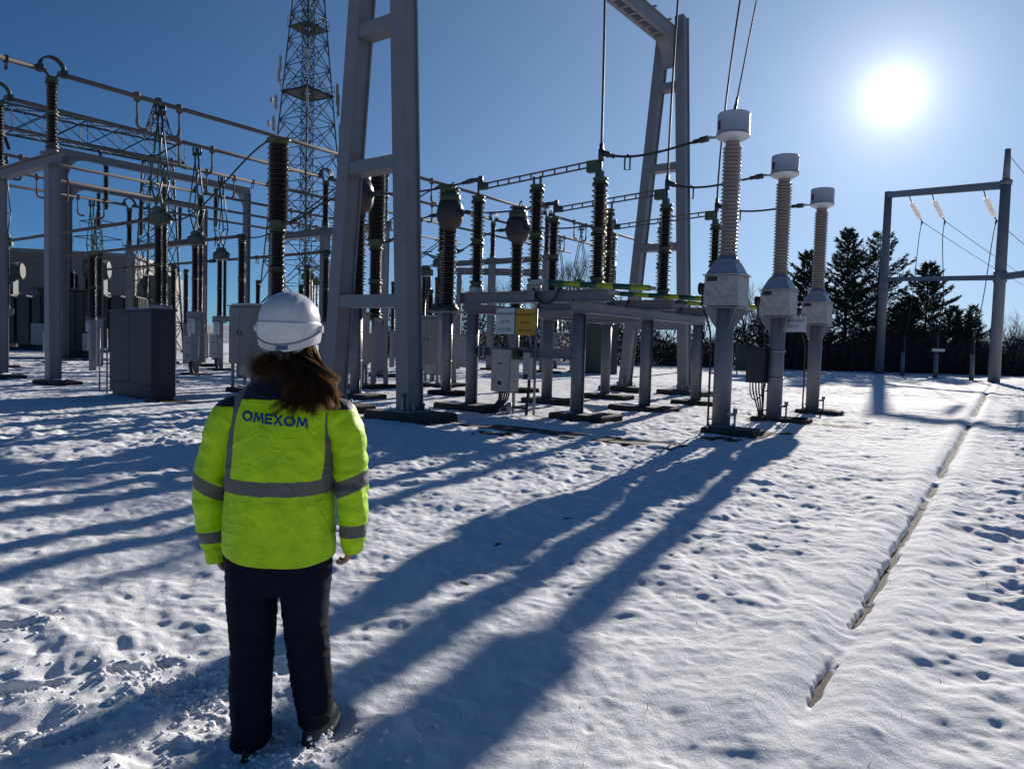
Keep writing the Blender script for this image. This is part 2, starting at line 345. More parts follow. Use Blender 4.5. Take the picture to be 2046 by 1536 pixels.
def make_ground():
    a = np.concatenate([np.radians(np.arange(-180, -44, 3.0)), np.radians(np.linspace(-44, 44, 900)), np.radians(np.arange(47, 180, 3.0))])
    r = [.35]
    while r[-1] < 2400:
        q = r[-1]; r.append(q + (max(.0095, .0032*q) if q < 70 else .02*q if q < 200 else .08*q))
    r = np.array(r); A, Rr = np.meshgrid(a, r)
    X = (Rr*np.sin(A)).ravel(); Y = (Rr*np.cos(A)).ravel()
    Z, bare = snow_height(X, Y)
    na, nr = len(a), len(r); i = np.arange(nr-1)[:, None]*na; j = np.arange(na)[None, :]; jn = (j+1) % na
    F = np.stack([i+j, i+jn, i+na+jn, i+na+j], -1).reshape(-1, 4)[:, ::-1]
    V = np.stack([X, Y, Z], 1)
    V = np.vstack([V, [[0, 0, .04]]]); 
    me = np_mesh('ground', V, F, snow_material(), smooth=True)
    at = me.attributes.new('bare', 'FLOAT', 'POINT'); at.data.foreach_set('value', np.append(bare, 0).astype(np.float32))
    structure(link('ground', me))
# ================================================================ SUBSTATION YARD (local x = along the bay towards the right, local y = along the busbars)
def plinth(t, hx, hy, z=.10, c=(0, 0), reg=None):
    z *= 1.75
    """cast concrete base with a chipped, partly snow-covered top; reg = (s, t) for the ground"""
    b = MB(); b.bbox((c[0], c[1], z/2-.1), (2*hx, 2*hy, z+.2), .03)
    p = b.obj('plinth', M['conc'], t)
    rs = random.Random(int(hx*1000+hy*77)); k = MB()
    n = 14; pts = []
    for i in range(n):
        a = 2*math.pi*i/n; q = rs.uniform(.55, 1.0)
        pts.append((c[0]-hx*.42+hx*.52*math.cos(a)*q, c[1]+hy*.15+hy*.78*math.sin(a)*q))
    V = [(x, y, z-.002) for x, y in pts] + [(c[0]-hx*.42+(x-c[0]+hx*.42)*.72, c[1]+hy*.15+(y-c[1]-hy*.15)*.72, z+.035) for x, y in pts] + [(c[0]-hx*.42, c[1]+hy*.15, z+.045)]
    F = [(i, (i+1) % n, n+(i+1) % n, n+i) for i in range(n)] + [(n+i, n+(i+1) % n, 2*n) for i in range(n)]
    k.add(V, F, 0, True); k.obj('snow_patch', M['snowcap'], p)
    if reg:
        for q in (reg if isinstance(reg, list) else [reg]): PLINTH.append((q[0]+c[1], q[1]+c[0], hx, hy))
    return p
def insulator(t, z0, z1, rc, rs, n, c=(0, 0), seg=18, alt=True, m='brown', flange=None, fm='green', fr=None, nsec=1, gap=.12):
    """porcelain column in nsec sections with painted metal fittings between them"""
    fr = fr or rc*1.15; L = (z1-z0-gap*(nsec+1))/nsec; b = MB(); z = z0; fl = []
    for k in range(nsec+1):
        f = MB(); f.lathe([(fr*1.25, z), (fr*1.25, z+gap*.22), (fr, z+gap*.3), (fr, z+gap*.75), (fr*1.2, z+gap*.78), (fr*1.2, z+gap)], seg, c); fl.append(f)
        if k < nsec:
            b.sheds(c, z+gap-.005, z+gap+L+.005, rc, rs, n, seg, alt); z += gap+L
        if 0 < k < nsec: b.lathe([(rc*.9, z-.01), (rc*.9, z+gap+.01)], seg, c)
    o = b.obj('insulator', M[m], t)
    for f in fl: f.obj('flange', M[fm], o)
    return o
def bolts(b, c, r, n, z, s=.018):
    for i in range(n):
        a = 2*math.pi*(i+.5)/n; b.lathe([(s, z), (s, z+s*1.6)], 6, (c[0]+r*math.cos(a), c[1]+r*math.sin(a)))
def sag(a, b, drop, n=14):
    a, b = Vector(a), Vector(b); return [a.lerp(b, i/n) - Vector((0, 0, drop*4*(i/n)*(1-i/n))) for i in range(n+1)]
def bez(p, n=18):
    p = [Vector(q) for q in p]; out = []
    for i in range(n+1):
        t = i/n; q = p[:]
        while len(q) > 1: q = [q[k].lerp(q[k+1], t) for k in range(len(q)-1)]
        out.append(q[0])
    return out
def cable_thing(name, label, cat, pts, r, m='wire', group=None, ends=True, n=8):
    t = thing(name, label, cat, pts[0], 0, group); o = Vector(pts[0])
    P = [Vector(p)-o for p in pts]
    b = MB(); b.tube(P, r, n); b.obj('conductor', M[m], t)
    if ends:
        for a, c in ((P[0], P[1]), (P[-1], P[-2])):
            e = MB(); d = (c-a).normalized(); e.tube([a, a+d*.16, a+d*.17, a+d*.30], [r*2.4, r*2.4, r*1.7, r*1.7], 8)
            e.obj('clamp', M['clamp'], t)
    return t
S3 = (13.86, 17.16, 20.46)
ORD = ('nearest', 'middle', 'farthest')
# ---------------------------------------------------------------- big gantry
def make_gantry():
    t = thing('steel_gantry', 'tall pale grey A-frame gantry whose box legs rise behind the worker out of frame', 'gantry', W(10.87, -11.5), ROT)
    H1 = 13.2; sp = [0.95, .26]
    def lx(z, sgn): return .95 + (.30-.95)*z/H1 if sgn > 0 else -1.42 + (1.42-.32)*z/H1
    for fi, y0 in enumerate((0.0, 13.75)):
        for sgn in (-1, 1):
            b = MB(); wx, wy = .345, .44
            a, c = (lx(0, sgn), y0, 0.05), (lx(H1, sgn), y0, H1)
            b.beam(a, c, wx-.09, wy-.05, 0, (0, 1, 0))
            for e in (-1, 1):
                b.beam((a[0], y0+e*(wy/2-.02), a[2]), (c[0], y0+e*(wy/2-.02), c[2]), wx, .04, 0, (0, 1, 0))
            leg = b.obj('leg', M['steel'], t)
            k = MB(); k.box((a[0], y0, .222), (.62, .74, .03))
            for bx in (-.25, .25):
                for by in (-.31, 0, .31): k.lathe([(.024, .237), (.024, .275), (.012, .275), (.012, .31)], 6, (a[0]+bx, y0+by))
            for by in (-.27, .27): k.box((a[0]+.21, y0+by*.55, .31), (.09, .02, .15)); k.box((a[0]-.21, y0+by*.55, .31), (.09, .02, .15))
            k.obj('base_plate', M['galv'], leg)
            e = MB(); e.box((lx(.25, sgn)-sgn*.0+.05, y0-wy/2-.04, .28), (.05, .03, .5)); e.lathe([(.035, .5), (.035, .58)], 8, (lx(.25, sgn)+.05, y0-wy/2-.04)); e.obj('earthing_strap', M['galv'], leg)
        for z in (2.45, 5.25, 8.05, 10.85):
            b = MB(); x1, x0 = lx(z, 1)-.165, lx(z, -1)+.165; xx = (x1-x0)/2; xm = (x1+x0)/2
            b.ibeam((x0, y0, z), (x1, y0, z), .40, .26, .03, 0, (0, 0, 1)); b.box((xm, y0-.19, z), (2*xx, .012, .20)); [bolts(b, (xm+sx*(xx-.10), y0-.04+.12*q), .045, 4, z+.131, .012) for sx in (-1, 1) for q in (0, 1)]; b.obj('rung', M['steel'], t)
        p = plinth(t, .86, .50, .12, (.95, y0), [(10.87, -11.5)]); p = plinth(t, .86, .50, .12, (-1.42, y0), [(10.87, -11.5)])
    # cross beam: twin girders with battens and curved knees
    b = MB()
    for x in (-.21, .21): b.ibeam((x, .2, 12.5), (x, 13.55, 12.5), .14, .50, .03)
    for k in range(1, 23):
        y = .3+k*.575
        b.box((0, y, 12.245), (.38, .09, .03)); 
    for k in range(1, 12): b.box((0, .3+k*1.15, 12.86), (.56, .12, .03))
    for y0, sg in ((.3, 1), (13.45, -1)):
        for x in (-.21, .21):
            pts = [(y0, 12.25)] + [(y0+sg*0.8*(1-math.cos(a)), 11.4+.85*math.sin(a)) for a in [i*math.pi/16 for i in range(9)]]
            V = [(x-.03, y, z) for y, z in pts] + [(x+.03, y, z) for y, z in pts]; n = len(pts)
            b.add(V, [tuple(range(n)), tuple(reversed(range(n, 2*n)))] + [(i, n+i, n+(i+1) % n, (i+1) % n) for i in range(n)])
        arc = [(y0+sg*0.8*(1-math.cos(a)), 11.4+.85*math.sin(a)) for a in [i*math.pi/16 for i in range(9)]]
        for p, q in zip(arc, arc[1:]): b.beam((0, p[0], p[1]), (0, q[0], q[1]), .40, .03, 0, (0, sg, .3))
    b.obj('cross_beam', M['steel'], t)
make_gantry()
# ---------------------------------------------------------------- current transformers in the front row
def make_ct():
    t = thing('current_transformer', '', 'transformer', (0, 0, 0), ROT, 'grey topped current transformers in the front row')
    b = MB(); b.lathe([(.175, .0), (.175, 2.45)], 24); b.lathe([(.26, .06), (.26, .09)], 20)
    for a in range(4):
        an = a*math.pi/2+math.pi/4; d = Vector((math.cos(an), math.sin(an), 0)); n = Vector((-d.y, d.x, 0))*.012
        P = [d*.16+Vector((0, 0, 2.05)), d*.42+Vector((0, 0, 2.40)), d*.42+Vector((0, 0, 2.46)), d*.16+Vector((0, 0, 2.46))]
        b.add([p+n for p in P]+[p-n for p in P], [(0,1,2,3),(7,6,5,4),(0,4,5,1),(1,5,6,2),(2,6,7,3),(3,7,4,0)])
    b.lathe([(.27, .155), (.27, .185), (.18, .19)], 20); bolts(b, (0, 0), .225, 8, .185, .018); b.box((0, 0, 2.475), (.70, .62, .03)); b.obj('pedestal', M['steel'], t)
    b = MB(); b.bbox((0, 0, 2.80), (.68, .60, .57), .015); b.box((0, 0, 3.10), (.73, .65, .025)); b.box((0, 0, 2.525), (.70, .62, .035))
    bolts(b, (0, 0), .40, 10, 3.112, .012); tk = b.obj('tank', M['tank'], t)
    b = MB(); b.box((-.18, -.306, 3.02), (.2, .012, .085)); b.obj('nameplate', M['slot'], tk)
    b = MB(); b.tube([(-.36, -.05, 2.86), (-.50, -.05, 2.86)], .11, 14); b.tube([(-.50, -.05, 2.86), (-.52, -.05, 2.86)], .125, 14); b.obj('gland', M['resin'], tk)
    b = MB(); b.tube(bez([(-.46, -.05, 2.76), (-.50, -.05, 2.3), (-.24, -.08, 2.4), (-.235, -.08, 1.6)]) + [Vector((-.235, -.08, .0))], .022, 8)
    for z in (.3, .75, 1.2, 1.65): b.box((-.205, -.07, z), (.10, .05, .03))
    b.obj('cable', M['cable'], t)
    b = MB(); 
    for i, (h0, h1, z0, z1) in enumerate(((.32, .20, 3.115, 3.36),)):
        V = [(-h0, -h0*.9, z0), (h0, -h0*.9, z0), (h0, h0*.9, z0), (-h0, h0*.9, z0), (-h1, -h1, z1), (h1, -h1, z1), (h1, h1, z1), (-h1, h1, z1)]
        b.add(V, [(0,3,2,1),(4,5,6,7),(0,1,5,4),(1,2,6,5),(2,3,7,6),(3,0,4,7)])
    b.lathe([(.23, 3.36), (.23, 3.40), (.18, 3.41), (.18, 3.46)], 24); bolts(b, (0, 0), .205, 12, 3.40, .011); b.obj('housing', M['cone'], t)
    b = MB(); pr = []
    b.sheds((0, 0), 3.46, 5.58, .140, .180, 30, 28, False); b.lathe([(.135, 5.575), (.135, 5.70)], 24); b.obj('insulator', M['beige'], t)
    b = MB(); b.lathe([(.15, 5.66), (.30, 5.74), (.315, 5.755), (.315, 5.80), (.305, 5.805), (.305, 6.165), (.295, 6.19), (.0, 6.215)], 40); hd = b.obj('head', M['head'], t)
    b = MB(); b.lathe([(.318, 5.80), (.318, 5.812)], 40); b.obj('gasket', M['clamp'], hd)
    b = MB(); a = -2.25; cx, cy = .302*math.cos(a), .302*math.sin(a); b.box((cx, cy, 5.95), (.085, .02, .17), 0, a+math.pi/2); b.obj('level_window', M['red'], hd)
    b = MB(); b.beam((-.30, -.02, 5.79), (-.50, -.02, 5.80), .09, .025); bolts(b, (-.45, -.02), .03, 4, 5.81, .012); b.obj('terminal', M['galv'], hd)
    b = MB(); b.box((.23, -.10, .42), (.14, .04, .06)); b.tube([(.31, -.1, -.02), (.31, -.1, .5)], .022, 8); b.tube([(.31, -.1, .44), (.31, -.1, .54)], .045, 8); b.obj('earth_rod', M['galv'], t)
    return t
def place_cts():
    lab = ('grey topped current transformer on a white post, nearest of the three at right',
           'grey topped current transformer with a dark box and small white sign on its post',
           'grey topped current transformer, smallest and farthest of the row by the pines')
    t0 = make_ct()
    for i, s in enumerate(S3):
        t = t0 if i == 0 else dup(t0, lab[i], (0, 0, 0))
        t['label'] = lab[i]; t.location = W(s, -5.17); t.scale = ((.982, .972, .952)[i],)*3
        dx, dy, hx, hy = ((.25, -.05, .52, .34), (.18, 0, .62, .36), (.15, 0, .52, .36))[i]
        plinth(t, hx, hy, .09, (dx, dy), (s, -5.17))
    s = S3[1]
    bx = thing('junction_box', 'dark grey cable junction box strapped to the middle current transformer post', 'junction box', W(s, -5.17), ROT)
    b = MB(); b.bbox((-.36, -.16, 1.30), (.40, .42, .78), .01); b.box((-.36, -.16, 1.705), (.46, .48, .03)); b.obj('body', M['cab_grey'], bx)
    b = MB(); b.box((-.36, -.376, 1.28), (.35, .012, .68)); b.obj('door', M['cab_grey'], bx)
    b = MB()
    for z in (1.0, 1.62): b.lathe([(.18, z), (.20, z), (.20, z+.05), (.18, z+.05)], 20)
    b.obj('strap', M['galv'], bx)
    b = MB()
    for k in range(4):
        x = -.46+.07*k; b.tube(bez([(x, -.15, .92), (x, -.15, .5+.05*k), (-.3+.03*k, -.12, .45), (-.30+.03*k, -.1, -.02)]), .018, 6)
    b.tube(bez([(-.5, -.2, .95), (-.55, -.2, .35), (-.2, -.3, .4), (-.14, -.2, .95)]), .014, 6); b.obj('cables', M['cable'], bx)
    sg = thing('sign', 'small white sign fixed beneath the middle current transformer tank', 'sign', W(s, -5.17, 2.14), ROT)
    b = MB(); b.box((.38, -.10, .11), (.58, .02, .34), 0, -.25); b.obj('plate', M['white'], sg)
    tx = link('lettering', text_mesh('GORNA EAST', .085), sg); tx.data.materials.append(M['ink']); tx.location = (.38-.004, -.115, .16); tx.rotation_euler = (R(90), 0, -.25)
    tx = link('lettering', text_mesh('226 CT', .085), sg); tx.data.materials.append(M['ink']); tx.location = (.38-.004, -.115, .03); tx.rotation_euler = (R(90), 0, -.25)
place_cts()
# ---------------------------------------------------------------- centre-break disconnectors on their shared frame
TL, TM, TR = -11.35, -9.65, -8.02
def make_isolator_frame():
    o = W(S3[0], -9.8); t = thing('support_frame', 'pale grey steel frame on six round posts carrying the rows of brown insulators', 'support frame', o, ROT)
    for s in S3:
        y = s-S3[0]
        for tt in (-11.42, -8.42):
            x = tt+9.8; b = MB(); b.lathe([(.15, 0), (.15, 2.35)], 22, (x, y)); b.lathe([(.24, .06), (.24, .085)], 18, (x, y)); b.lathe([(.22, 2.33), (.22, 2.36)], 18, (x, y))
            b.obj('post', M['steel'], t)
            hx, hy, dx, dy = random.Random(int(s*7+tt*3)).choice(((.72, .42, .12, 0), (.66, .5, .2, .05), (.8, .45, 0, -.05)))
            plinth(t, hx, hy, .10, (x+dx, y+dy), [(S3[0], -9.8)])
            if tt > -9 or s == S3[0]:
                c = MB(); c.tube([(x+.17, y-.06, 2.3), (x+.175, y-.06, 1.2), (x+.17, y-.06, 0)], .018, 6)
                for z in (.4, .9, 1.4): c.box((x+.16, y-.06, z), (.06, .05, .025))
                c.obj('earth_cable', M['cable'], t)
    for tt in (-11.42, -8.42):
        b = MB(); b.ibeam((tt+9.8, -.35, 2.47), (tt+9.8, S3[2]-S3[0]+.5, 2.47), .20, .22, .018); b.obj('long_beam', M['steel'], t)
    b = MB(); b.ibeam((-1.62+.15, -.02, 1.45), (1.38-.15, -.02, 1.45), .2, .22, .02); b.box((-1.30, -.12, 1.45), (.06, .06, .26)); b.box((-1.15, -.12, 1.45), (.06, .06, .26)); b.obj('tie_beam', M['steel'], t)
    b = MB(); b.beam((-1.62, 1.6, 2.42), (1.38, 1.7, 2.42), .14, .18); b.beam((-1.62, 5.0, 2.42), (1.38, 5.0, 2.42), .14, .18); b.obj('cross_tie', M['steel'], t)
make_isolator_frame()
def make_isolator():
    t = thing('disconnector', '', 'disconnector', (0, 0, 0), ROT, 'three post disconnectors on the right')
    z0 = 2.585
    b = MB(); b.ibeam((TL+9.8-.40, 0, z0+.13), (TR+9.8+.30, 0, z0+.13), .24, .26, .02); b.box((TL+9.8-.405, 0, z0+.13), (.02, .24, .26)); b.box((.2, -.16, z0+.16), (.20, .1, .2))
    b.obj('base_beam', M['steel'], t)
    for i, (tt, zt) in enumerate(((TL, 5.13), (TM, 5.22), (TR, 5.2))):
        x = tt+9.8; b = MB(); b.lathe([(.17, z0+.262), (.17, z0+.38), (.14, z0+.40)], 16, (x, 0)); b.box((x, 0, z0+.275), (.42, .3, .02)); bolts(b, (x, 0), .15, 6, z0+.285, .02)
        b.obj('bearing', M['tank'], t)
        insulator(t, z0+.385, zt, .088, .178, 17, (x, 0), 20, True, nsec=2, gap=.13, fr=.135)
    zc = 5.36
    b = MB()
    for dz in (-.06, .06): b.tube([(TL+9.8+.26, 0, zc+dz), (TR+9.8-.22, 0, zc+.16+dz)], .021, 8)
    for k in range(1, 9):
        f = k/9; x = TL+9.8+.26+(TR-TL-.48)*f; z = zc+.16*f; b.box((x, 0, z), (.025, .03, .13))
    b.obj('contact_arm', M['alu'], t)
    b = MB(); x = TL+9.8
    b.tube([(x, 0, 5.12), (x, 0, 5.50)], .03, 8); b.box((x+.14, 0, zc), (.22, .12, .16)); b.box((x+.05, 0, zc+.02), (.10, .10, .14)); b.tube([(x-.26, 0, 5.53), (x+.06, 0, 5.53)], .055, 8); b.tube([(x+.06, 0, 5.44), (x+.06, 0, 5.6)], .06, 8)
    b.obj('hinge_terminal', M['clamp'], t)
    b = MB(); x = TR+9.8; b.box((x-.18, 0, zc+.10), (.26, .16, .24)); b.box((x-.02, 0, zc-.08), (.14, .14, .14)); b.obj('jaw_contact', M['green'], t)
    b = MB(); b.tube([(x, 0, 5.2), (x, 0, 5.66)], .03, 8); b.tube([(x, 0, 5.56), (x, 0, 5.80)], .065, 8); b.obj('terminal', M['clamp'], t)
    b = MB(); x = TM+9.8
    b.box((x-.09, 0, 5.31), (.03, .06, .22)); b.box((x+.09, 0, 5.31), (.03, .06, .22)); b.obj('saddle', M['green'], t)
    # earthing blade with coloured bands, lying open along the beam
    a0, a1 = Vector((TM+9.8+.55, -.20, z0+.42)), Vector((TM+9.8+3.0, -.26, z0+.24)); n = 6
    e = MB(); e.tube([a0-(a1-a0)*.16, a0], .05, 10); e.box(tuple(a0-(a1-a0)*.12), (.42, .12, .11)); e.tube([a1, a1+(a1-a0)*.05], .04, 8)
    for k in range(n): e.tube([a0.lerp(a1, k/n), a0.lerp(a1, (k+1)/n)], .062, 10, 1+k % 2)
    e.obj('earthing_blade', [M['tank'], M['stripe_g'], M['stripe_y']], t)
    b = MB(); b.tube(bez([(.25, -.16, z0+.30), (.35, -.2, z0-.15), (.85, -.2, z0-.15), (.92, -.16, z0+.28)]), .03, 8); b.obj('braid', M['cable'], t); b = MB(); b.tube(bez([(1.3, -.16, z0+.05), (1.32, -.2, z0-.3), (1.5, -.2, z0-.3), (1.6, -.1, z0-.28)]), .02, 6); b.obj('braid', M['cable'], t)
    return t
def place_isolators():
    lab = ('three brown ribbed posts with a twin rail on top, nearest row beside the two signs',
           'three brown ribbed posts with a twin rail on top, middle row of the frame',
           'three brown ribbed posts with a twin rail on top, farthest row nearest the pines')
    t0 = make_isolator()
    for i, s in enumerate(S3):
        t = t0 if i == 0 else dup(t0, lab[i], (0, 0, 0))
        t['label'] = lab[i]; t.location = W(s, -9.8)
place_isolators()
def sign_plate(label, loc, w, h, m, lines, rot=ROT, group=None, size=.082, gap=None, top=None):
    t = thing('sign', label, 'sign', loc, rot, group)
    b = MB(); b.bbox((0, 0, 0), (w, .012, h), .004); b.obj('plate', M[m], t)
    e = MB()
    for x in (-w*.44, w*.44):
        for z in (-h*.45, h*.45): e.tube([(x, -.006, z), (x, -.012, z)], .009, 6)
    e.obj('rivet', M['clamp'], t)
    gap = gap or h/(len(lines)+.35)
    for i, l in enumerate(lines):
        tx = link('lettering', text_mesh(l, size, .0008, .0006), t); tx.data.materials.append(M['ink'])
        tx.location = (0, -.009, (top if top is not None else h*.5-gap*.75)-gap*i-size*.3); tx.rotation_euler = (R(90), 0, 0)
    return t
sign_plate('white sign with three lines of writing beside the yellow sign', W(13.70, -10.33, 2.16), .53, .60, 'white', ['GORNA (EAST)', '226 E05', 'SECT LINE'])
sign_plate('yellow sign with three lines of writing right of the white sign', W(13.70, -9.75, 2.14), .53, .60, 'yellow', ['GORNA (EAST)', '226 E05', 'SECT LINE'])
def make_mechanisms():
    t = thing('drive_cabinet', 'bare metal drive cabinet hung below the white sign', 'cabinet', W(13.66, -10.22), ROT)
    b = MB(); b.bbox((-.04, 0, 1.02), (.56, .34, .95), .008); b.box((-.04, 0, 1.50), (.60, .38, .02)); b.obj('body', M['inox'], t)
    b = MB(); b.box((-.04, -.176, 1.0), (.50, .012, .88)); d = b.obj('door', M['inox'], t)
    b = MB(); b.box((-.06, -.185, 1.18), (.12, .012, .03)); b.box((-.06, -.185, .74), (.10, .012, .09)); b.obj('handle', M['slot'], d)
    b = MB(); b.box((.27, .02, 1.38), (.12, .2, .18)); b.obj('gear_housing', M['green'], t)
    b = MB(); b.tube([(-.05, .1, 1.5), (-.05, .1, 2.5)], .03, 8); b.tube([(.2, .1, 1.5), (.2, .1, 2.4)], .025, 8); b.obj('drive_rod', M['galv'], t)
    b = MB()
    for k in range(5): b.tube(bez([(-.15+.06*k, 0, .55), (-.15+.06*k, -.02, .2), (-.30+.05*k, -.1, .3), (-.38+.045*k, -.15, -.05)]), .022, 6)
    b.tube(bez([(.0, 0, .22), (.15, 0, .18), (.5, 0, .2), (.62, 0, .18)]), .03, 6); b.obj('cables', M['cable'], t)
    b = MB(); b.lathe([(.06, -.05), (.06, .30)], 10, (.18, -.1)); b.box((-.25, .1, .3), (.05, .05, .7)); b.box((.15, .1, .3), (.05, .05, .7)); b.obj('stand', M['tank'], t)
    t = thing('drive_cabinet', 'narrow grey drive box on a thin post below the yellow sign', 'cabinet', W(13.70, -9.62), ROT)
    b = MB(); b.bbox((0, 0, 1.15), (.18, .24, .62), .008); b.obj('body', M['inox'], t)
    b = MB(); b.box((0, -.126, .92), (.11, .012, .09)); b.obj('label_plate', M['slot'], t)
    b = MB(); b.tube([(.1, .1, -.02), (.1, .1, 2.45)], .03, 8); b.tube([(0, .02, 1.46), (0, .02, 2.4)], .02, 8); b.obj('post', M['galv'], t)
    b = MB(); b.tube(bez([(0, 0, .84), (0, -.02, .4), (-.02, -.05, .3), (0, -.08, -.02)]), .02, 6); b.tube(bez([(.04, 0, .84), (.06, -.02, .4), (.0, -.05, .3), (.05, -.08, -.02)]), .02, 6); b.obj('cables', M['cable'], t)
make_mechanisms()
# ---------------------------------------------------------------- brown headed current transformers behind the A-frame
def make_brown_ct():
    t = thing('instrument_transformer', '', 'transformer', (0, 0, 0), ROT, 'brown headed instrument transformers')
    b = MB(); b.lathe([(.16, 0), (.16, 2.55)], 20); b.lathe([(.25, .05), (.25, .08)], 18); b.box((0, 0, 2.57), (.95, .62, .06))
    for sg in (-1, 1): b.add([(sg*.15, -.02, 2.15), (sg*.42, -.02, 2.54), (sg*.15, -.02, 2.54), (sg*.15, .02, 2.15), (sg*.42, .02, 2.54), (sg*.15, .02, 2.54)], [(0,1,2),(5,4,3),(0,3,4,1),(1,4,5,2),(2,5,3,0)])
    for z in (1.05, 1.85): b.lathe([(.165, z), (.165, z+.04)], 18)
    b.obj('pedestal', M['steel'], t)
    b = MB(); b.lathe([(.34, 2.60), (.34, 2.70), (.28, 2.74), (.28, 2.80)], 20); b.box((-.38, -.05, 2.72), (.22, .3, .2)); b.obj('base_tank', M['dgreen'], t)
    b = MB(); b.sheds((0, 0), 2.80, 5.02, .155, .25, 28, 22, True); b.obj('insulator', M['brown'], t)
    b = MB(); b.lathe([(.20, 5.0), (.20, 5.12), (.30, 5.16), (.385, 5.34), (.405, 5.55), (.385, 5.78), (.33, 5.90)], 24); hd = b.obj('head', M['resin'], t)
    b = MB(); b.lathe([(.31, 5.88), (.31, 6.12), (.24, 6.14), (.24, 6.18), (.17, 6.20), (.17, 6.24), (.28, 6.25), (.28, 6.29), (.05, 6.30)], 24); b.obj('cap', M['green'], hd)
    b = MB()
    for sg in (-1, 1): b.tube([(sg*.36, 0, 5.55), (sg*.46, 0, 5.55)], .13, 14); b.tube([(sg*.46, 0, 5.55), (sg*.62, 0, 5.56)], .045, 8)
    b.obj('terminal', M['clamp'], hd)
    b = MB(); b.tube(bez([(.12, -.1, 6.2), (.12, -.1, 6.55), (.26, -.1, 6.55), (.26, -.1, 6.15)]), .022, 6); b.obj('corona_loop', M['clamp'], hd)
    b = MB(); b.tube([(.19, -.05, 2.5), (.19, -.05, .0)], .018, 6); b.tube([(.22, -.08, .0), (.22, -.08, .55)], .025, 8); b.obj('earth_cable', M['cable'], t)
    return t
def place_brown():
    lab = ('brown headed transformer seen between the legs of the near A-frame',
           'brown headed transformer just right of the near A-frame leg',
           'brown headed transformer behind the nearest row of ribbed posts, farthest of its kind')
    t0 = make_brown_ct()
    for i, (s, tt) in enumerate(zip(S3, (-15.55, -15.15, -15.0))):
        t = t0 if i == 0 else dup(t0, lab[i], (0, 0, 0)); t['label'] = lab[i]; t.location = W(s, tt)
        plinth(t, .62, .42, .10, (.2, 0), (s, tt))
place_brown()
# ---------------------------------------------------------------- circuit breakers with their control cabinets
def make_breaker():
    t = thing('circuit_breaker', '', 'circuit breaker', (0, 0, 0), ROT, 'thick topped circuit breakers')
    b = MB(); 
    for x, y in ((-.3, -.3), (.3, -.3), (.3, .3), (-.3, .3)): b.beam((x, y, 0), (x*.75, y*.75, 2.32), .12, .12)
    b.box((0, 0, 2.36), (.75, .75, .08)); b.obj('stand', M['steel'], t)
    insulator(t, 2.40, 4.86, .17, .225, 15, (0, 0), 20, True, nsec=2, gap=.15, fr=.20)
    b = MB(); b.lathe([(.25, 4.86), (.25, 4.98), (.31, 5.0), (.31, 5.03)], 20); b.beam((.2, 0, 4.92), (.56, 0, 4.94), .10, .05); b.beam((-.2, 0, 4.90), (-.45, 0, 4.90), .09, .05); b.obj('lower_terminal', M['green'], t)
    b = MB(); b.sheds((0, 0), 5.02, 7.22, .245, .315, 30, 24, True); b.obj('interrupter', M['brown'], t)
    b = MB(); b.lathe([(.26, 7.20), (.26, 7.32), (.34, 7.34), (.34, 7.38), (.10, 7.41)], 24); b.beam((.2, 0, 7.34), (.46, 0, 7.36), .10, .04); b.obj('top_terminal', M['green'], t)
    return t
def make_breakers():
    lab = ('thick brown circuit breaker column rising straight above the white helmet',
           'thick brown circuit breaker column seen between the legs of the near A-frame',
           'thick brown circuit breaker column half hidden behind a brown headed transformer')
    lab2 = ('beige control cabinet on legs, partly behind the white helmet', 'beige control cabinet on legs seen between the near A-frame legs', 'beige control cabinet with two doors just right of the near A-frame')
    t0 = make_breaker(); pos = ((13.45, -18.55), (17.5, -18.75), (20.6, -18.35))
    for i, p in enumerate(pos):
        t = t0 if i == 0 else dup(t0, lab[i], (0, 0, 0)); t['label'] = lab[i]; t.location = W(*p); plinth(t, .7, .6, .09, (0, 0), p)
    for i, p in enumerate(((12.85, -19.05), (16.7, -18.95), (19.95, -18.35))):
        c = thing('control_cabinet', lab2[i], 'cabinet', W(*p), ROT, 'beige control cabinets of the circuit breakers')
        b = MB(); b.bbox((0, 0, 1.68), (1.10, .55, 1.66), .012); b.box((0, 0, 2.535), (1.2, .66, .04)); b.obj('body', M['cab_beige'], c)
        for x in (-.275, .275):
            d = MB(); d.bbox((x, -.285, 1.68), (.535, .022, 1.60), .006); dr = d.obj('door', M['cab_beige'], c)
            h = MB(); h.box((x-.18*(1 if x > 0 else -1), -.305, 1.75), (.025, .02, .12)); h.obj('handle', M['slot'], dr)
        b = MB(); b.box((.1, 0, .68), (.5, .4, .34)); b.obj('cable_box', M['tank'], c)
        for x in (-.48, .48):
            for y in (-.2, .2): b = MB(); b.box((x, y, .43), (.07, .07, .86)); b.obj('leg', M['steel'], c)
        b = MB(); b.box((0, 0, 2.575), (1.0, .5, .05)); b.obj('snow_on_top', M['snowcap'], c)
        plinth(c, .72, .36, .09, (.1, 0), p)
make_breakers()
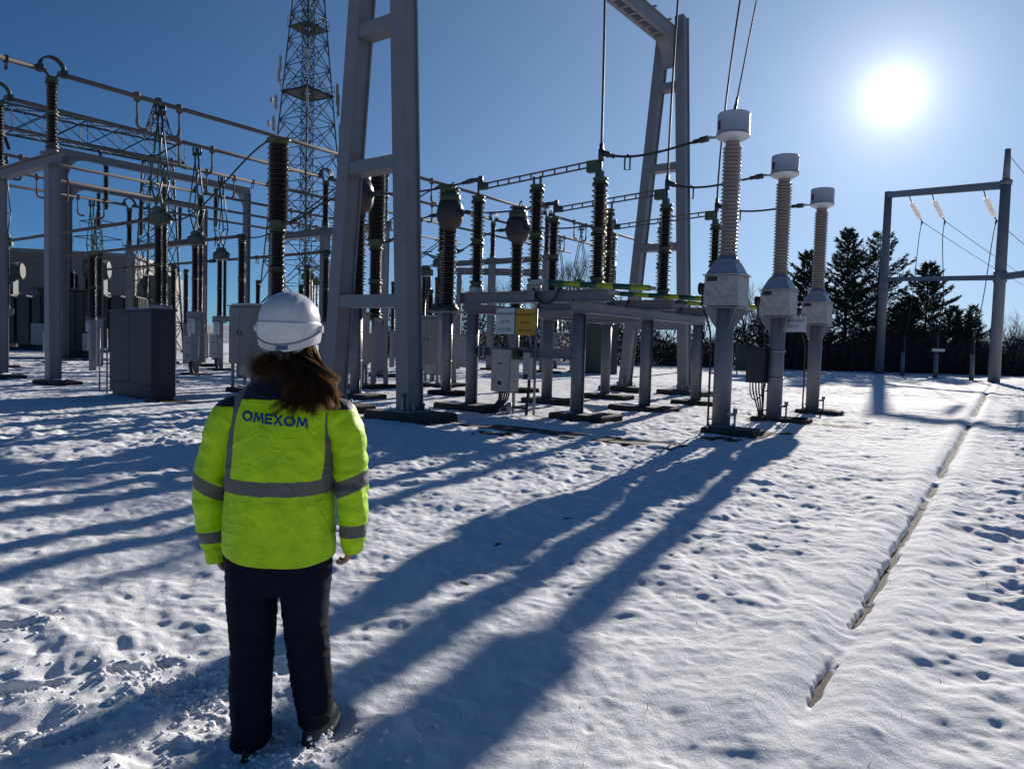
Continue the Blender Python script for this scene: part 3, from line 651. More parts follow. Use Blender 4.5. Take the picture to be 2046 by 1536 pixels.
# ================================================================ BUSBARS, PANTOGRAPHS AND STRUCTURES BEHIND
BUS1 = (-24.6, -28.65, -32.7); BUS2 = (-37.7, -41.5, -45.4); ZB = 9.36
RJ = .33
def ring_jumper(t, x, y):
    """arched strap joining the two tube ends above a post"""
    b = MB()
    for dx in (-.09, 0, .09): b.tube([(x+dx, y+RJ*math.cos(a), ZB+.10+RJ*math.sin(a)) for a in [math.pi*k/12 for k in range(13)]], .028, 6)
    for sg in (-1, 1): b.box((x, y+sg*RJ, ZB+.03), (.22, .14, .20))
    b.obj('jumper_strap', M['clamp'], t)
    b = MB()
    for sg in (-1, 1): b.beam((x, y+sg*.05, ZB-.20), (x, y+sg*.20, ZB-.02), .09, .05)
    b.lathe([(.12, ZB-.22), (.12, ZB-.15)], 12, (x, y)); b.obj('tube_saddle', M['clamp'], t)
def bus_support(label, s, tubes, group, colw=.32, jump=True, hz=6.62, cols=None):
    c0 = tubes[0]; t = thing('busbar_support', label, 'busbar support', W(s, c0), ROT, group)
    for tt in (cols or tubes):
        x = tt-c0; b = MB(); b.bbox((x, 0, hz/2), (colw-.03, colw, hz), .015)
        for e in (-1, 1): b.box((x, e*(colw/2), hz/2), (colw+.02, .022, hz))
        b.obj('column', M['steel'], t); plinth(t, .75, .42, .10, (x+.3, 0), (s, c0))
    x1 = tubes[-1]-c0
    b = MB(); b.ibeam((x1-.45, 0, hz+.16), (.45, 0, hz+.16), .34, .32, .022); b.obj('beam', M['steel'], t)
    for tt in tubes:
        x = tt-c0; b = MB(); b.box((x, 0, hz+.35), (.5, .5, .06)); b.lathe([(.20, hz+.38), (.13, hz+.5)], 14, (x, 0)); b.obj('seat', M['steel'], t)
        insulator(t, hz+.5, ZB-.20, .115, .165, 16, (x, 0), 16, True, nsec=2, gap=.14, fr=.15)
        if jump: ring_jumper(t, x, 0)
    return t
def bus_tube(label, s0, s1, tt, drops=(), hooks=(), group='high busbar tubes'):
    t = thing('busbar_tube', label, 'busbar', W(s0, tt, ZB), ROT, group)
    b = MB(); b.tube([(0, 0, 0), (0, s1-s0, 0)], .075, 12); b.obj('tube', M['alu'], t)
    for d in drops:
        for k, (sg, dl) in enumerate(((-1, .72), (1, .72))):
            y = d-s0+sg*dl; b = MB(); b.lathe([(.105, -.14), (.105, .12)], 10, (0, y)); b.tube([(0, y, -.1), (0, y, -.80)], .035, 8)
            b.tube(bez([(0, y, -.72), (0, y, -1.0), (0, y-sg*.08, -1.02), (0, y-sg*.36, -1.0)]), .055, 8); b.obj('drop_arm', M['alu'], t)
    for h in hooks:
        y = h-s0; b = MB(); b.tube([(-.05, y, .02), (-.06, y, -.30), (.06, y, -.30), (.05, y, .02)], .022, 6); b.box((0, y, 0), (.17, .08, .19)); b.obj('earthing_hook', M['clamp'], t)
    return t
def pantograph_open(name, label, s, tt, group, zt=9.2, sign=None, mech=True, ztop=5.75):
    """pantograph disconnector closed upwards onto the tube"""
    t = thing(name, label, 'disconnector', W(s, tt), ROT, group)
    b = MB(); b.bbox((0, 0, 1.15), (.26, .26, 2.3), .01); b.box((0, 0, 2.33), (.5, .5, .06)); b.bbox((.12, 0, 2.50), (.95, .34, .26), .01); b.obj('pedestal', M['steel'], t)
    insulator(t, 2.62, ztop-.45, .105, .150, 20, (0, 0), 14, True, nsec=2, gap=.12)
    insulator(t, 2.62, ztop-.45, .065, .10, 24, (.42, 0), 10, True, nsec=2, gap=.12)
    b = MB(); b.bbox((.10, 0, ztop-.20), (.95, .42, .40), .10); b.bbox((.1, 0, ztop+.05), (.45, .34, .22), .06); b.tube([(-.5, 0, ztop-.2), (.72, 0, ztop-.2)], .08, 10); b.obj('gearbox', M['green'], t)
    b = MB(); k = ztop+ (zt-ztop)*.30
    for y in (-.12, .12):
        b.tube([(.02, y, ztop), (.46, y, k)], .028, 6); b.tube([(.18, y, ztop), (-.30, y, k)], .028, 6)
        b.tube([(.46, y, k), (.03, y*.6, zt)], .028, 6); b.tube([(-.30, y, k), (.17, y*.6, zt)], .028, 6)
    b.tube([(.46, -.14, k), (.46, .14, k)], .03, 6); b.tube([(-.30, -.14, k), (-.30, .14, k)], .03, 6); b.obj('scissor_arm', M['green'], t)
    b = MB()
    for x in (.0, .2): b.tube([(x, -.1, zt-.1), (x, -.1, zt+.22)], .035, 6); b.tube([(x, .1, zt-.1), (x, .1, zt+.22)], .035, 6)
    b.tube([(-.25, 0, zt-.05), (.45, 0, zt-.05)], .025, 6); b.obj('contact_head', M['clamp'], t)
    if mech:
        b = MB(); b.bbox((.16, -.26, 1.12), (.60, .34, 1.0), .01); b.obj('drive_box', M['tank'], t)
        b = MB(); b.box((.22, -.437, 1.35), (.16, .012, .04)); b.box((.22, -.437, .82), (.12, .012, .06)); b.obj('plate', M['slot'], t)
        b = MB()
        for q in range(3): b.tube(bez([(.05+.1*q, -.25, .62), (.05+.1*q, -.3, .3), (.1+.05*q, -.2, .2), (.08+.1*q, -.15, -.02)]), .025, 6)
        b.obj('cables', M['cable'], t)
    plinth(t, .55, .4, .07, (.15, 0), (s, tt))
    if sign: sign_plate(sign[1], W(s, tt, 2.02)+W(-.30, .22), .52, .60, 'white', ['ISOLATOR', '226', 'BAY', sign[0]], size=.09)
    return t
def pantograph_folded(label, s, tt, group, ztop=5.75):
    t = thing('pantograph', label, 'disconnector', W(s, tt), ROT, group)
    b = MB(); b.bbox((0, 0, 1.15), (.26, .26, 2.3), .01); b.bbox((.12, 0, 2.45), (.95, .34, .26), .01); b.bbox((.16, -.26, 1.12), (.60, .34, 1.0), .01); b.obj('pedestal', M['steel'], t)
    insulator(t, 2.58, ztop-.45, .105, .150, 16, (0, 0), 12, True, nsec=2, gap=.12)
    insulator(t, 2.58, ztop-.45, .065, .10, 16, (.42, 0), 10, True, nsec=2, gap=.12)
    b = MB(); b.bbox((.10, 0, ztop-.20), (.95, .42, .40), .10); b.bbox((.1, 0, ztop+.05), (.45, .34, .22), .06); b.obj('gearbox', M['green'], t)
    b = MB()
    for y in (-.12, .12):
        b.tube([(.02, y, ztop), (1.25, y, ztop+.30)], .028, 6); b.tube([(.18, y, ztop), (-1.05, y, ztop+.30)], .028, 6)
        b.tube([(1.25, y, ztop+.30), (.05, y, ztop+.85)], .028, 6); b.tube([(-1.05, y, ztop+.30), (.15, y, ztop+.85)], .028, 6)
    b.tube([(-.35, 0, ztop+.9), (.55, 0, ztop+.9)], .03, 6); b.obj('folded_arm', M['green'], t)
    return t
def post_insulator(label, s, tt, ztop, group):
    t = thing('post_insulator', label, 'insulator', W(s, tt), ROT, group)
    b = MB(); b.bbox((0, 0, 1.15), (.24, .24, 2.3), .01); b.box((0, 0, 2.33), (.42, .42, .06)); b.obj('pedestal', M['steel'], t)
    insulator(t, 2.36, ztop-.12, .11, .165, 18, (0, 0), 16, True, nsec=2, gap=.13)
    b = MB(); b.box((0, 0, ztop-.04), (.2, .2, .2)); b.obj('tube_clamp', M['clamp'], t); return t
def low_tube(label, s, t0, t1, z, group='lower busbar tubes'):
    t = thing('busbar_tube', label, 'busbar', W(s, t0, z), ROT, group)
    b = MB(); b.tube([(0, 0, 0), (t1-t0, 0, 0)], .065, 10); b.obj('tube', M['alu'], t)
    b = MB(); x = (t1-t0)*.32; b.tube([(x, -.05, .02), (x, -.06, -.28), (x, .06, -.28), (x, .05, .02)], .022, 6); b.box((x, 0, 0), (.08, .16, .17)); b.obj('earthing_hook', M['clamp'], t)
    e = MB(); e.tube([(t1-t0-.3, 0, 0), (t1-t0+.05, 0, 0)], .09, 10); e.obj('clamp', M['clamp'], t); return t
def make_bus():
    bus_support('steel portal on grey columns carrying tall brown posts with arched straps at the left edge', 9.84, BUS1, 'busbar support portals', .32)
    bus_support('steel support with brown posts and arched straps just left of the near A-frame', 23.45, BUS1, 'busbar support portals')
    bus_support('thin steel support with arched straps seen right of the brown headed transformer', 36.5, BUS1, 'busbar support portals')
    bus_support('steel support with arched straps in the second busbar row left of the helmet', 22.4, BUS2, 'busbar support portals')
    D1 = (13.1, 16.8, 20.45); w3 = ('highest and nearest', 'second', 'third and lowest')
    for i, tt in enumerate(BUS1):
        bus_tube(f'{w3[i]} high grey tube of the front busbar, entering at the upper left edge', 1.0, 9.84-.17, tt, (), (9.84-1.2,))
        bus_tube(f'{w3[i]} high grey tube of the front busbar, long span over the helmet', 9.84+.17, 23.45-.17, tt, (D1[i],), (22.2,) if i else ())
        bus_tube(f'{w3[i]} high tube of the front busbar between near A-frame and ribbed posts', 23.45+.17, 36.33, tt, ((27.2, 30.2, 33.6)[i],), ())
        bus_tube(f'{w3[i]} high grey tube of the front busbar, last span towards the far trees', 36.67, 52.0, tt, ((40.2, 44.0, 47.6)[i],), ())
    D2 = (13.1, 16.6, 20.2)
    for i, tt in enumerate(BUS2):
        bus_tube(f'{w3[i]} thin tube of the rear busbar in front of the pale building', 3.0, 22.23, tt, (D2[i],), ())
        bus_tube(f'{w3[i]} thin tube of the rear busbar running behind the near A-frame', 22.57, 44.0, tt, ((29.0, 32.5, 36.0)[i],), ())
    gp = 'pantograph isolators with raised arms'
    pantograph_open('pantograph', 'green pantograph isolator with raised arms behind the grey street cabinet', D1[0], BUS1[0], gp, 9.05)
    pantograph_open('pantograph', 'green pantograph isolator with raised arms above the sign numbered 8', D1[1], BUS1[1], gp, 9.05, ('8', 'white sign numbered 8 on a pantograph pedestal left of the helmet'))
    pantograph_open('pantograph', 'green pantograph isolator with raised arms above the sign numbered 10', D1[2], BUS1[2], gp, 9.05, ('10', 'white sign numbered 10 on a pantograph pedestal next to the helmet'))
    pantograph_open('pantograph', 'dim pantograph isolator at the left edge, in front of the transformer', D2[0], BUS2[0], gp, 9.05)
    pantograph_open('pantograph', 'pantograph isolator with raised arms partly behind the left grey column', D2[1], BUS2[1], gp, 9.05, ('9', 'white sign half hidden by the left grey column'))
    pantograph_open('pantograph', 'pantograph isolator with raised arms right of the left grey column', D2[2], BUS2[2], gp, 9.05, ('12', 'white sign on a pedestal right of the left grey column'))
    for i, (s, tt) in enumerate(((40.2, -24.6), (44.0, -28.65))):
        pantograph_open('pantograph', ('far green pantograph isolator in front of the bare trees, right one of two', 'far green pantograph isolator in front of the bare trees, left one of two')[i], s, tt, gp, 9.05, None, True)
    gf = 'pantograph isolators with folded arms'
    for l, s, tt in (('green pantograph isolator with folded arms just right of the near A-frame leg', 27.2, -24.6), ('green folded pantograph isolator right of the thick breaker column over the helmet', 29.5, -37.7), ('small green folded pantograph isolator behind the beige cabinet by the helmet', 33.0, -41.5), ('green folded pantograph isolator hidden behind the near A-frame leg', 30.4, -28.65)):
        pantograph_folded(l, s, tt, gf)
    for i, (s, tz, zz) in enumerate(zip((D1[0], D1[1], 20.45), (-24.9, -25.4, -24.9), (5.55, 5.5, 5.3))):
        wl = ('nearest', 'middle', 'farthest')[i]
        low_tube(f'{wl} lower tube running left from its green pantograph towards the building', s, -52.0+3*i, BUS1[i]-.5, zz)
        if i: low_tube(f'{wl} short lower tube between its pantograph and a ribbed post', s, BUS1[i]+.7, tz+.05, zz)
    post_insulator('brown post insulator rising right behind the beige cabinet left of the helmet', D1[1], -25.4, 5.44, 'single brown post insulators')
    post_insulator('brown post insulator touching the left edge of the near A-frame', 20.45, -24.9, 5.24, 'single brown post insulators')
    post_insulator('brown post insulator right above the left end of the grey street cabinet', 16.8, -36.9, 5.40, 'single brown post insulators')
    post_insulator('small brown post insulator behind the pantograph numbered 8', 20.45, -36.9, 5.2, 'single brown post insulators')
    # surge arresters, slim dark columns
    for l, s, tt, h in (('dark slim arrester column left of the pantograph numbered 8', 15.0, -33.6, 5.0), ('dark slim arrester column by the left edge of the beige cabinet', 25.0, -34.0, 5.0), ('dark slim arrester column behind the numbered signs', 24.5, -41.0, 4.6)):
        t = thing('surge_arrester', l, 'surge arrester', W(s, tt), ROT, 'slim surge arresters')
        b = MB(); b.bbox((0, 0, 1.1), (.22, .22, 2.2), .01); b.obj('pedestal', M['steel'], t)
        insulator(t, 2.2, h, .13, .18, 16, (0, 0), 14, False, nsec=2, gap=.12)
    # portal frames with hanging insulators
    for l, tt, s0, s1, h in (('pale steel portal with rounded corner and hanging insulators left of the breaker column', -46.6, 19.2, 31.2, 12.0), ('farther pale steel portal with hanging insulators behind the pantographs', -56.0, 23.4, 33.6, 12.0)):
        t = thing('steel_portal', l, 'portal frame', W(s0, tt), ROT, 'pale steel portals with hanging insulators'); L = s1-s0
        for y in (0, L):
            b = MB(); b.ibeam((0, y, 0), (0, y, h-.24), .36, .40, .04, 0, (0, 1, 0)); b.obj('column', M['steel'], t); plinth(t, .7, .5, .08, (0, y), (s0, tt))
        b = MB(); b.ibeam((0, -.25, h-.05), (0, L+.25, h-.05), .34, .42, .04)
        for y, sg in ((.25, 1), (L-.25, -1)):
            V = [(x, y+sg*a, h-.3-bb) for x in (-.15, .15) for a, bb in ((0, 0), (.8, 0), (.45, .12), (.15, .45), (0, .9))]
            b.add(V, [(0,1,2,3,4), (9,8,7,6,5), (0,5,6,1), (1,6,7,2), (2,7,8,3), (3,8,9,4), (4,9,5,0)])
        b.obj('beam', M['steel'], t)
        for k in (.2, .5, .8):
            y = L*k; insulator(t, h-2.9, h-.32, .10, .17, 12, (0, y), 12, False, nsec=2, gap=.13, fm='clamp')
make_bus()
def make_cables():
    g1 = 'long droppers from the gantry beam'
    for i, s in enumerate(S3):
        bt = W(s, -8.02, 5.62); top = W(s+(.1, .35, .1)[i], -8.02+(-.25, .12, .85)[i], 15.5)
        cable_thing('dropper_cable', ('dark dropper cable falling to the nearest ribbed post', 'dark dropper cable crossing the far A-frame leg', 'dark dropper cable passing behind the nearest grey topped transformer')[i], 'cable', bez([bt, bt+Vector((0, 0, 3.2)), bt.lerp(top, .7)+Vector((0, 0, 0)), top], 20), .026, 'wire', g1)
        a = W(s, -7.98, 5.72); k = (.982, .972, .952)[i]; b = W(s, -5.17-.50*k, 5.80*k)
        jc = cable_thing('jumper_cable', ('nearest sagging black jumper from ribbed post to grey topped transformer', 'middle sagging black jumper from ribbed post to grey topped transformer', 'farthest sagging black jumper from ribbed post to grey topped transformer')[i], 'cable', bez([a, a.lerp(b, .33)-Vector((0, 0, .32)), a.lerp(b, .7)+Vector((0, 0, -.06)), b], 20), .026, 'cable', 'black jumpers to the front transformers')
        e = MB(); P = bez([a, a.lerp(b, .33)-Vector((0, 0, .32)), a.lerp(b, .7)+Vector((0, 0, -.06)), b], 20)[5]-a; q = MB(); q.tube([P+Vector((0, 0, .04)), P+Vector((-.05, .03, -.04)), P+Vector((-.05, .03, -.26)), P+Vector((.05, -.03, -.28)), P+Vector((.05, -.03, -.04)), P+Vector((0, 0, .04))], .02, 6); q.obj('earthing_loop', M['clamp'], jc)
        a = W(s, -15.0-(.55, .15, 0)[i]+.62, 5.56); b = W(s, TL-.2, 5.53)
        cable_thing('jumper_cable', ('nearest jumper from brown headed transformer to ribbed post', 'middle jumper from brown headed transformer to ribbed post', 'farthest jumper from brown headed transformer to ribbed post')[i], 'cable', sag(a, b, .10), .026, 'cable', 'jumpers to the disconnectors')
        p = ((13.45, -18.55), (17.5, -18.75), (20.6, -18.35))[i]; a = W(p[0], p[1]+.56, 4.94); b = W(s, (-15.55, -15.15, -15.0)[i]-.62, 5.56)
        cable_thing('jumper_cable', ('nearest jumper from breaker column to brown headed transformer', 'middle jumper from breaker column to brown headed transformer', 'farthest jumper from breaker column to brown headed transformer')[i], 'cable', bez([a, a.lerp(b, .3)+Vector((0, 0, -.05)), a.lerp(b, .6)+Vector((0, 0, .3)), b]), .026, 'cable', 'jumpers to the breakers')
        a = W(p[0]-.1, p[1]-.15, 7.38); e = ((W(13.1, -23.9, 5.5)), W(16.8, -25.3, 5.5), W(20.45, -24.8, 5.3))[i]
        cable_thing('jumper_cable', ('black cable curving from the top of the breaker above the helmet down to a pantograph', 'black cable slanting down left from the breaker between the A-frame legs', 'black cable slanting down left from the farthest breaker')[i], 'cable', bez([a, a.lerp(e, .25)+Vector((0, 0, .45)), a.lerp(e, .72)+Vector((0, 0, -1.15)), e], 22), .026, 'cable', 'cables from the breaker tops')
    t0 = W(13.86, -5.17, 6.08)
    cable_thing('dropper_cable', 'thin wire rising steeply from the lid of the nearest grey topped transformer', 'cable', [t0, W(13.3, -3.7, 13.5)], .014, 'wire')
make_cables()
# ---------------------------------------------------------------- lattice work
def lattice_box(b, c0, c1, w0, w1, n, r0, r1, mi=0, horiz=True, d=Vector((0, 0, 1)), ax=(Vector((1, 0, 0)), Vector((0, 1, 0))), k=1.0):
    c0, c1 = Vector(c0), Vector(c1)
    def cor(f):
        c = c0.lerp(c1, f); w = (w0+(w1-w0)*f)/2
        return [c+ax[0]*i*w+ax[1]*j*w for i, j in ((-1,-1),(1,-1),(1,1),(-1,1))]
    lev = [cor((i/n)**k) for i in range(n+1)]
    for q in range(4): b.tube([l[q] for l in lev], r0, 4, mi, False, False)
    for i in range(n):
        A, B = lev[i], lev[i+1]
        for q in range(4):
            p = (q+1) % 4
            b.tube([A[q], B[p]], r1, 3, mi, False, False); b.tube([A[p], B[q]], r1, 3, mi, False, False)
            if horiz: b.tube([B[q], B[p]], r1, 3, mi, False, False)
def make_mast():
    D = 82.0; cx = (608-1023)/1478*D*1.004
    t = thing('radio_mast', 'tall dark lattice radio mast with platforms and antennas left of the A-frame', 'radio mast', (cx, D, 0), R(45+14.9))
    b = MB(); z = 0.0; w = lambda zz: max(1.9, 7.6-zz*.138)
    zs = [0, 5.2, 10.0, 14.4, 18.4, 22.0, 25.2, 28.2, 31.0, 33.8, 36.6, 39.4, 42.2, 45.0]
    for a, c in zip(zs, zs[1:]):
        lattice_box(b, (0, 0, a), (0, 0, c), w(a), w(c), 1, .10, .055)
        m = (a+c)/2; wm = w(m)/2
        for p, q in (((-wm, 0), (0, -wm)), ((0, -wm), (wm, 0)), ((wm, 0), (0, wm)), ((0, wm), (-wm, 0))): b.tube([(p[0], p[1], m), (q[0], q[1], m)], .04, 3, 0, False, False)
        for sx, sy in ((-1, -1), (1, -1), (1, 1), (-1, 1)):
            b.tube([(sx*wm, sy*wm, m), (sx*wm*.5, sy*w(c)/2, c)], .035, 3, 0, False, False); b.tube([(sx*wm, sy*wm, m), (sx*w(c)/2, sy*wm*.5, c)], .035, 3, 0, False, False)
    b.obj('lattice_frame', M['dark_galv'], t)
    b = MB(); lattice_box(b, (0, 0, 0), (0, 0, 45), .9, .9, 34, .05, .028); b.tube([(.25, .25, 0), (.25, .25, 45)], .10, 6); b.tube([(-.2, -.15, 0), (-.2, -.15, 45)], .08, 6); b.obj('cable_ladder', M['dark_galv'], t)
    for z in (35.2, 28.3):
        b = MB(); q = w(z)+.3; hole = .45
        for x0, x1, y0, y1 in ((-q/2, q/2, -q/2, -hole), (-q/2, q/2, hole, q/2), (-q/2, -hole, -hole, hole), (hole, q/2, -hole, hole)): b.box(((x0+x1)/2, (y0+y1)/2, z), (x1-x0, y1-y0, .10))
        for h in (.55, 1.1):
            c = q/2; b.tube([(-c, -c, z+h), (c, -c, z+h), (c, c, z+h), (-c, c, z+h), (-c, -c, z+h)], .03, 4, 0, False)
        for sx, sy in ((-1, -1), (1, -1), (1, 1), (-1, 1), (0, -1), (0, 1), (1, 0), (-1, 0)): b.tube([(sx*q/2, sy*q/2, z), (sx*q/2, sy*q/2, z+1.1)], .03, 4)
        b.obj('platform', M['slot'], t)
    rs = random.Random(4)
    for k in range(20):
        z = rs.choice((33.0, 19.5, 22.5, 24.0, 26.3, 27.5, 29.2, 30.5)); q = w(z)/2+.35; cn = rs.choice(((1, -1), (-1, 1), (1, -1), (-1, 1), (-1, -1), (1, 1)))
        b = MB(); h = rs.uniform(1.3, 2.4); b.bbox((cn[0]*q, cn[1]*q, z+h/2), (.24, .18, h), .04); b.tube([(cn[0]*(q-.1), cn[1]*(q-.1), z-.3), (cn[0]*(q-.1), cn[1]*(q-.1), z+h+.3)], .04, 6); b.tube([(cn[0]*(q-.5), cn[1]*(q-.5), z+.3), (cn[0]*q, cn[1]*q, z+.3)], .03, 4)
        b.obj('panel_antenna', M['tank'], t)
    for z, cn in ((27.2, (-1, 1)), (24.7, (-1, 1)), (23.2, (1, -1)), (31.5, (-1, -1))):
        q = w(z)/2+.6; b = MB(); d = Vector((cn[0], cn[1], 0)).normalized(); c = Vector((cn[0]*q, cn[1]*q, z))
        b.tube([c, c+d*.05, c+d*.22, c+d*.30], [.04, .28, .34, .34], 14); b.tube([c-d*.6, c], .04, 6); b.obj('dish_antenna', M['tank'], t)
make_mast()
def make_lattice_gantry():
    D0 = W(25.8, -47.37); k = 1.42
    E1 = Vector((-22.75*k*1.0, 48.9*k, 0)); E0 = Vector((-30.5*k, 40.85*k, 0)) - Vector((7.0, 7.5, 0))
    d = (E1-E0).normalized(); n = Vector((-d.y, d.x, 0)); Lg = (E1-E0).length
    t = thing('lattice_gantry', 'blue grey lattice gantry with a long truss beam high at the far left', 'gantry', E1, math.atan2(d.y, d.x))
    Z = 18.6; b = MB(); lattice_box(b, (-Lg, 0, Z), (1.0, 0, Z), 2.0, 2.0, 10, .09, .05, ax=(Vector((0, 1, 0)), Vector((0, 0, 1)))); b.obj('truss_beam', M['dark_galv'], t)
    b = MB(); lattice_box(b, (-1, 0, 0), (-1, 0, Z-.8), 3.4, 1.9, 7, .11, .055); b.obj('tower', M['dark_galv'], t)
    b = MB(); lattice_box(b, (-1, 0, Z+1), (-1, 0, Z+4.6), 1.9, .3, 3, .07, .04); b.obj('peak', M['dark_galv'], t)
    b = MB(); lattice_box(b, (-Lg, 0, 0), (-Lg, 0, Z-.8), 3.4, 1.9, 7, .11, .055); b.obj('tower', M['dark_galv'], t)
    for x in (-6, -13, -20):
        b = MB(); pts = [(x, 0, Z-1.0), (x+.3, -.8, Z-2.6)]; 
        for q in range(9):
            f = q/9; c = Vector(pts[0]).lerp(Vector(pts[1]), f); b.tube([c, c+(Vector(pts[1])-Vector(pts[0])).normalized()*.07], .14, 10)
        b.tube(pts, .03, 6); b.obj('string_insulator', M['brown'], t)
make_lattice_gantry()
def make_pylon():
    D = 190; t = thing('pylon', 'small far lattice pylon on the left horizon above the pale building', 'pylon', ((195-1023)/1478*D, D, 0), .4)
    b = MB(); lattice_box(b, (0, 0, 0), (0, 0, 30), 5, 1.2, 11, .16, .09)
    lattice_box(b, (0, 0, 30), (0, 0, 33), 1.2, .3, 2, .12, .08)
    for z, l in ((22, 4.5), (26, 5.5), (30, 4)):
        for sg in (-1, 1): b.tube([(sg*.6, 0, z+.6), (sg*l, 0, z)], .12, 4); b.tube([(sg*.6, 0, z-.6), (sg*l, 0, z)], .12, 4); b.tube([(sg*l, 0, z), (sg*l, 0, z-1.6)], .08, 4)
    b.obj('tower', M['dark_galv'], t)
make_pylon()
# ---------------------------------------------------------------- building, transformers, cabinets
def make_building():
    p0, p1 = Vector((-75, 56, 0)), Vector((-33.5, 65.5, 0)); d = (p1-p0); L = d.length; rot = math.atan2(d.y, d.x)
    t = thing('metal_building', 'pale metal clad hall behind the transformers at the far left', 'building', p1, rot)
    m = mat('ribbed_cladding', (.15, .14, .132), .6); nt = m.node_tree; tc = nt.nodes.new('ShaderNodeTexCoord'); wv = nt.nodes.new('ShaderNodeTexWave'); wv.inputs['Scale'].default_value = .9; nt.links.new(tc.outputs['Object'], wv.inputs['Vector'])
    bp = nt.nodes.new('ShaderNodeBump'); bp.inputs['Strength'].default_value = .8; bp.inputs['Distance'].default_value = .06; nt.links.new(wv.outputs['Fac'], bp.inputs['Height']); nt.links.new(bp.outputs['Normal'], nt.nodes['Principled BSDF'].inputs['Normal'])
    b = MB(); b.box((-L/2, 9, 4.2), (L, 18, 8.4)); b.obj('wall', m, t)
    b = MB(); b.box((-L/2, 9, 8.55), (L+.4, 18.4, .3)); b.obj('parapet', M['cladding'], t)
    b = MB(); b.bbox((1.2, 6, 3.6), (2.2, 5, 7.2), .03); b.obj('stair_tower', m, t)
    b = MB(); b.box((-9, -.06, 1.5), (3, .08, 3)); b.obj('door', M['cab_grey'], t)
make_building()
def make_transformer(label, x, y, rot, w=6.5, big=True):
    t = thing('power_transformer', label, 'transformer', (x, y, 0), rot, 'dark green power transformers')
    b = MB(); b.bbox((0, 0, 2.4), (w, 3.0, 3.7), .08)
    for z in (1.0, 1.8, 2.6, 3.4): b.box((0, -1.52, z), (w*.92, .10, .10))
    for k in range(7): b.box((-w*.44+k*w*.147, -1.55, 2.4), (.12, .16, 3.5))
    b.box((0, 0, 4.31), (w+.3, 3.2, .12)); b.obj('tank', M['dgreen'], t)
    for k in range(3):
        r = MB()
        for q in range(7): r.box((w/2+.35+k*0.9, -1.2+q*.4, 2.4), (.7, .08, 3.2))
        r.box((w/2+.35+k*.9, 0, 4.0), (.5, 2.7, .14)); r.box((w/2+.35+k*.9, 0, .85), (.5, 2.7, .14)); r.obj('radiator', M['dgreen'], t)
    b = MB(); b.box((0, 0, .3), (w*.7, 2.0, .5)); b.obj('skid', M['conc'], t)
    for k in range(3): insulator(t, 4.4, 6.3 if big else 5.6, .10, .17, 14, (-w*.33+k*w*.27, .4), 12, False, gap=.15)
    for k in range(3): insulator(t, 4.4, 5.3, .07, .12, 8, (-w*.30+k*.7, -.9), 10, False, gap=.1)
    b = MB(); b.tube([(w*.20, .2, 5.75), (w*.62, .2, 5.75)], .62, 20); b.tube([(w*.18, .2, 5.75), (w*.2, .2, 5.75)], [.5, .62], 20); b.tube([(w*.62, .2, 5.75), (w*.64, .2, 5.75)], [.62, .5], 20); 
    b.box((w*.3, .2, 4.8), (.12, .9, 1.3)); b.box((w*.55, .2, 4.8), (.12, .9, 1.3)); b.obj('oil_conservator', M['oiltank'], t)
    b = MB(); b.bbox((-w*.5+.3, -1.8, 1.5), (.9, .4, 1.3), .02); b.obj('control_box', M['tank'], t)
    return t
make_transformer('dark green power transformer in front of the pale hall at the left edge', -37.2, 50.0, .25, 5.6)
make_transformer('second dark transformer with a blue grey oil tank left of the street cabinet', -28.2, 47.5, .25, 3.2, False)
def make_street_cabinet():
    A, B = Vector((-8.49, 17.41, 0)), Vector((-10.46, 19.22, 0)); d = A-B; rot = math.atan2(d.y, d.x); L = d.length
    t = thing('street_cabinet', 'large dark grey double door cabinet standing alone in snow on the left', 'cabinet', (A+B)/2, rot)
    b = MB(); b.bbox((0, .28, 1.17), (L, .56, 2.06), .012); b.box((0, .28, 2.215), (L+.05, .62, .05)); b.box((0, .28, .1), (L-.08, .48, .24)); b.obj('body', M['cab_grey'], t)
    for k, (x, w) in enumerate(((-L*.25, L*.49), (L*.25, L*.49))):
        b = MB(); b.bbox((x, -.008, 1.30), (w, .024, 1.72), .006); dr = b.obj('door', M['cab_grey'], t)
    b = MB(); b.bbox((0, -.008, .30), (L*.985, .024, .24), .006); b.obj('plinth_panel', M['cab_grey'], t)
    b = MB(); b.box((L/2+.006, .28, 1.25), (.012, .44, 1.7)); b.obj('side_panel', M['cab_grey'], t)
    b = MB(); b.box((L/2+.02, .28, .32), (.012, .16, .12)); b.obj('vent', M['slot'], t)
    b = MB(); b.box((.2, .28, 2.25), (L*.5, .4, .03)); b.obj('snow_on_top', M['snowcap'], t)
    s = B.x*UX + B.y*UY
    for l, x, y in (('thin rusty marker stake left of the dark grey street cabinet', -11.81+.3, 20.6), ('thin stake touching the left edge of the street cabinet', -10.62, 19.35)):
        k = thing('marker_stake', l, 'stake', (x, y, 0)); b = MB(); b.tube([(0, 0, -.1), (.01, 0, .9), (0, 0, 1.7)], .025, 6); b.obj('rod', M['galv'], k); b = MB(); b.box((0, 0, 1.72), (.05, .05, .05)); b.obj('cap', M['slot'], k)
make_street_cabinet()
BARE_SPOTS += [(-8.0, 17.6, .8), (-10.9, 18.4, .4), (-1.5, 14.6, .8), (-.28, 4.86, .05), (.55, 6.75, .07), (-.08, 5.83, .05), (4.9, 14.3, .6), (7.2, 16.2, .7), (8.2, 19.4, .7), (-.3, 12.9, .5), (3.7, 13.2, .5)]
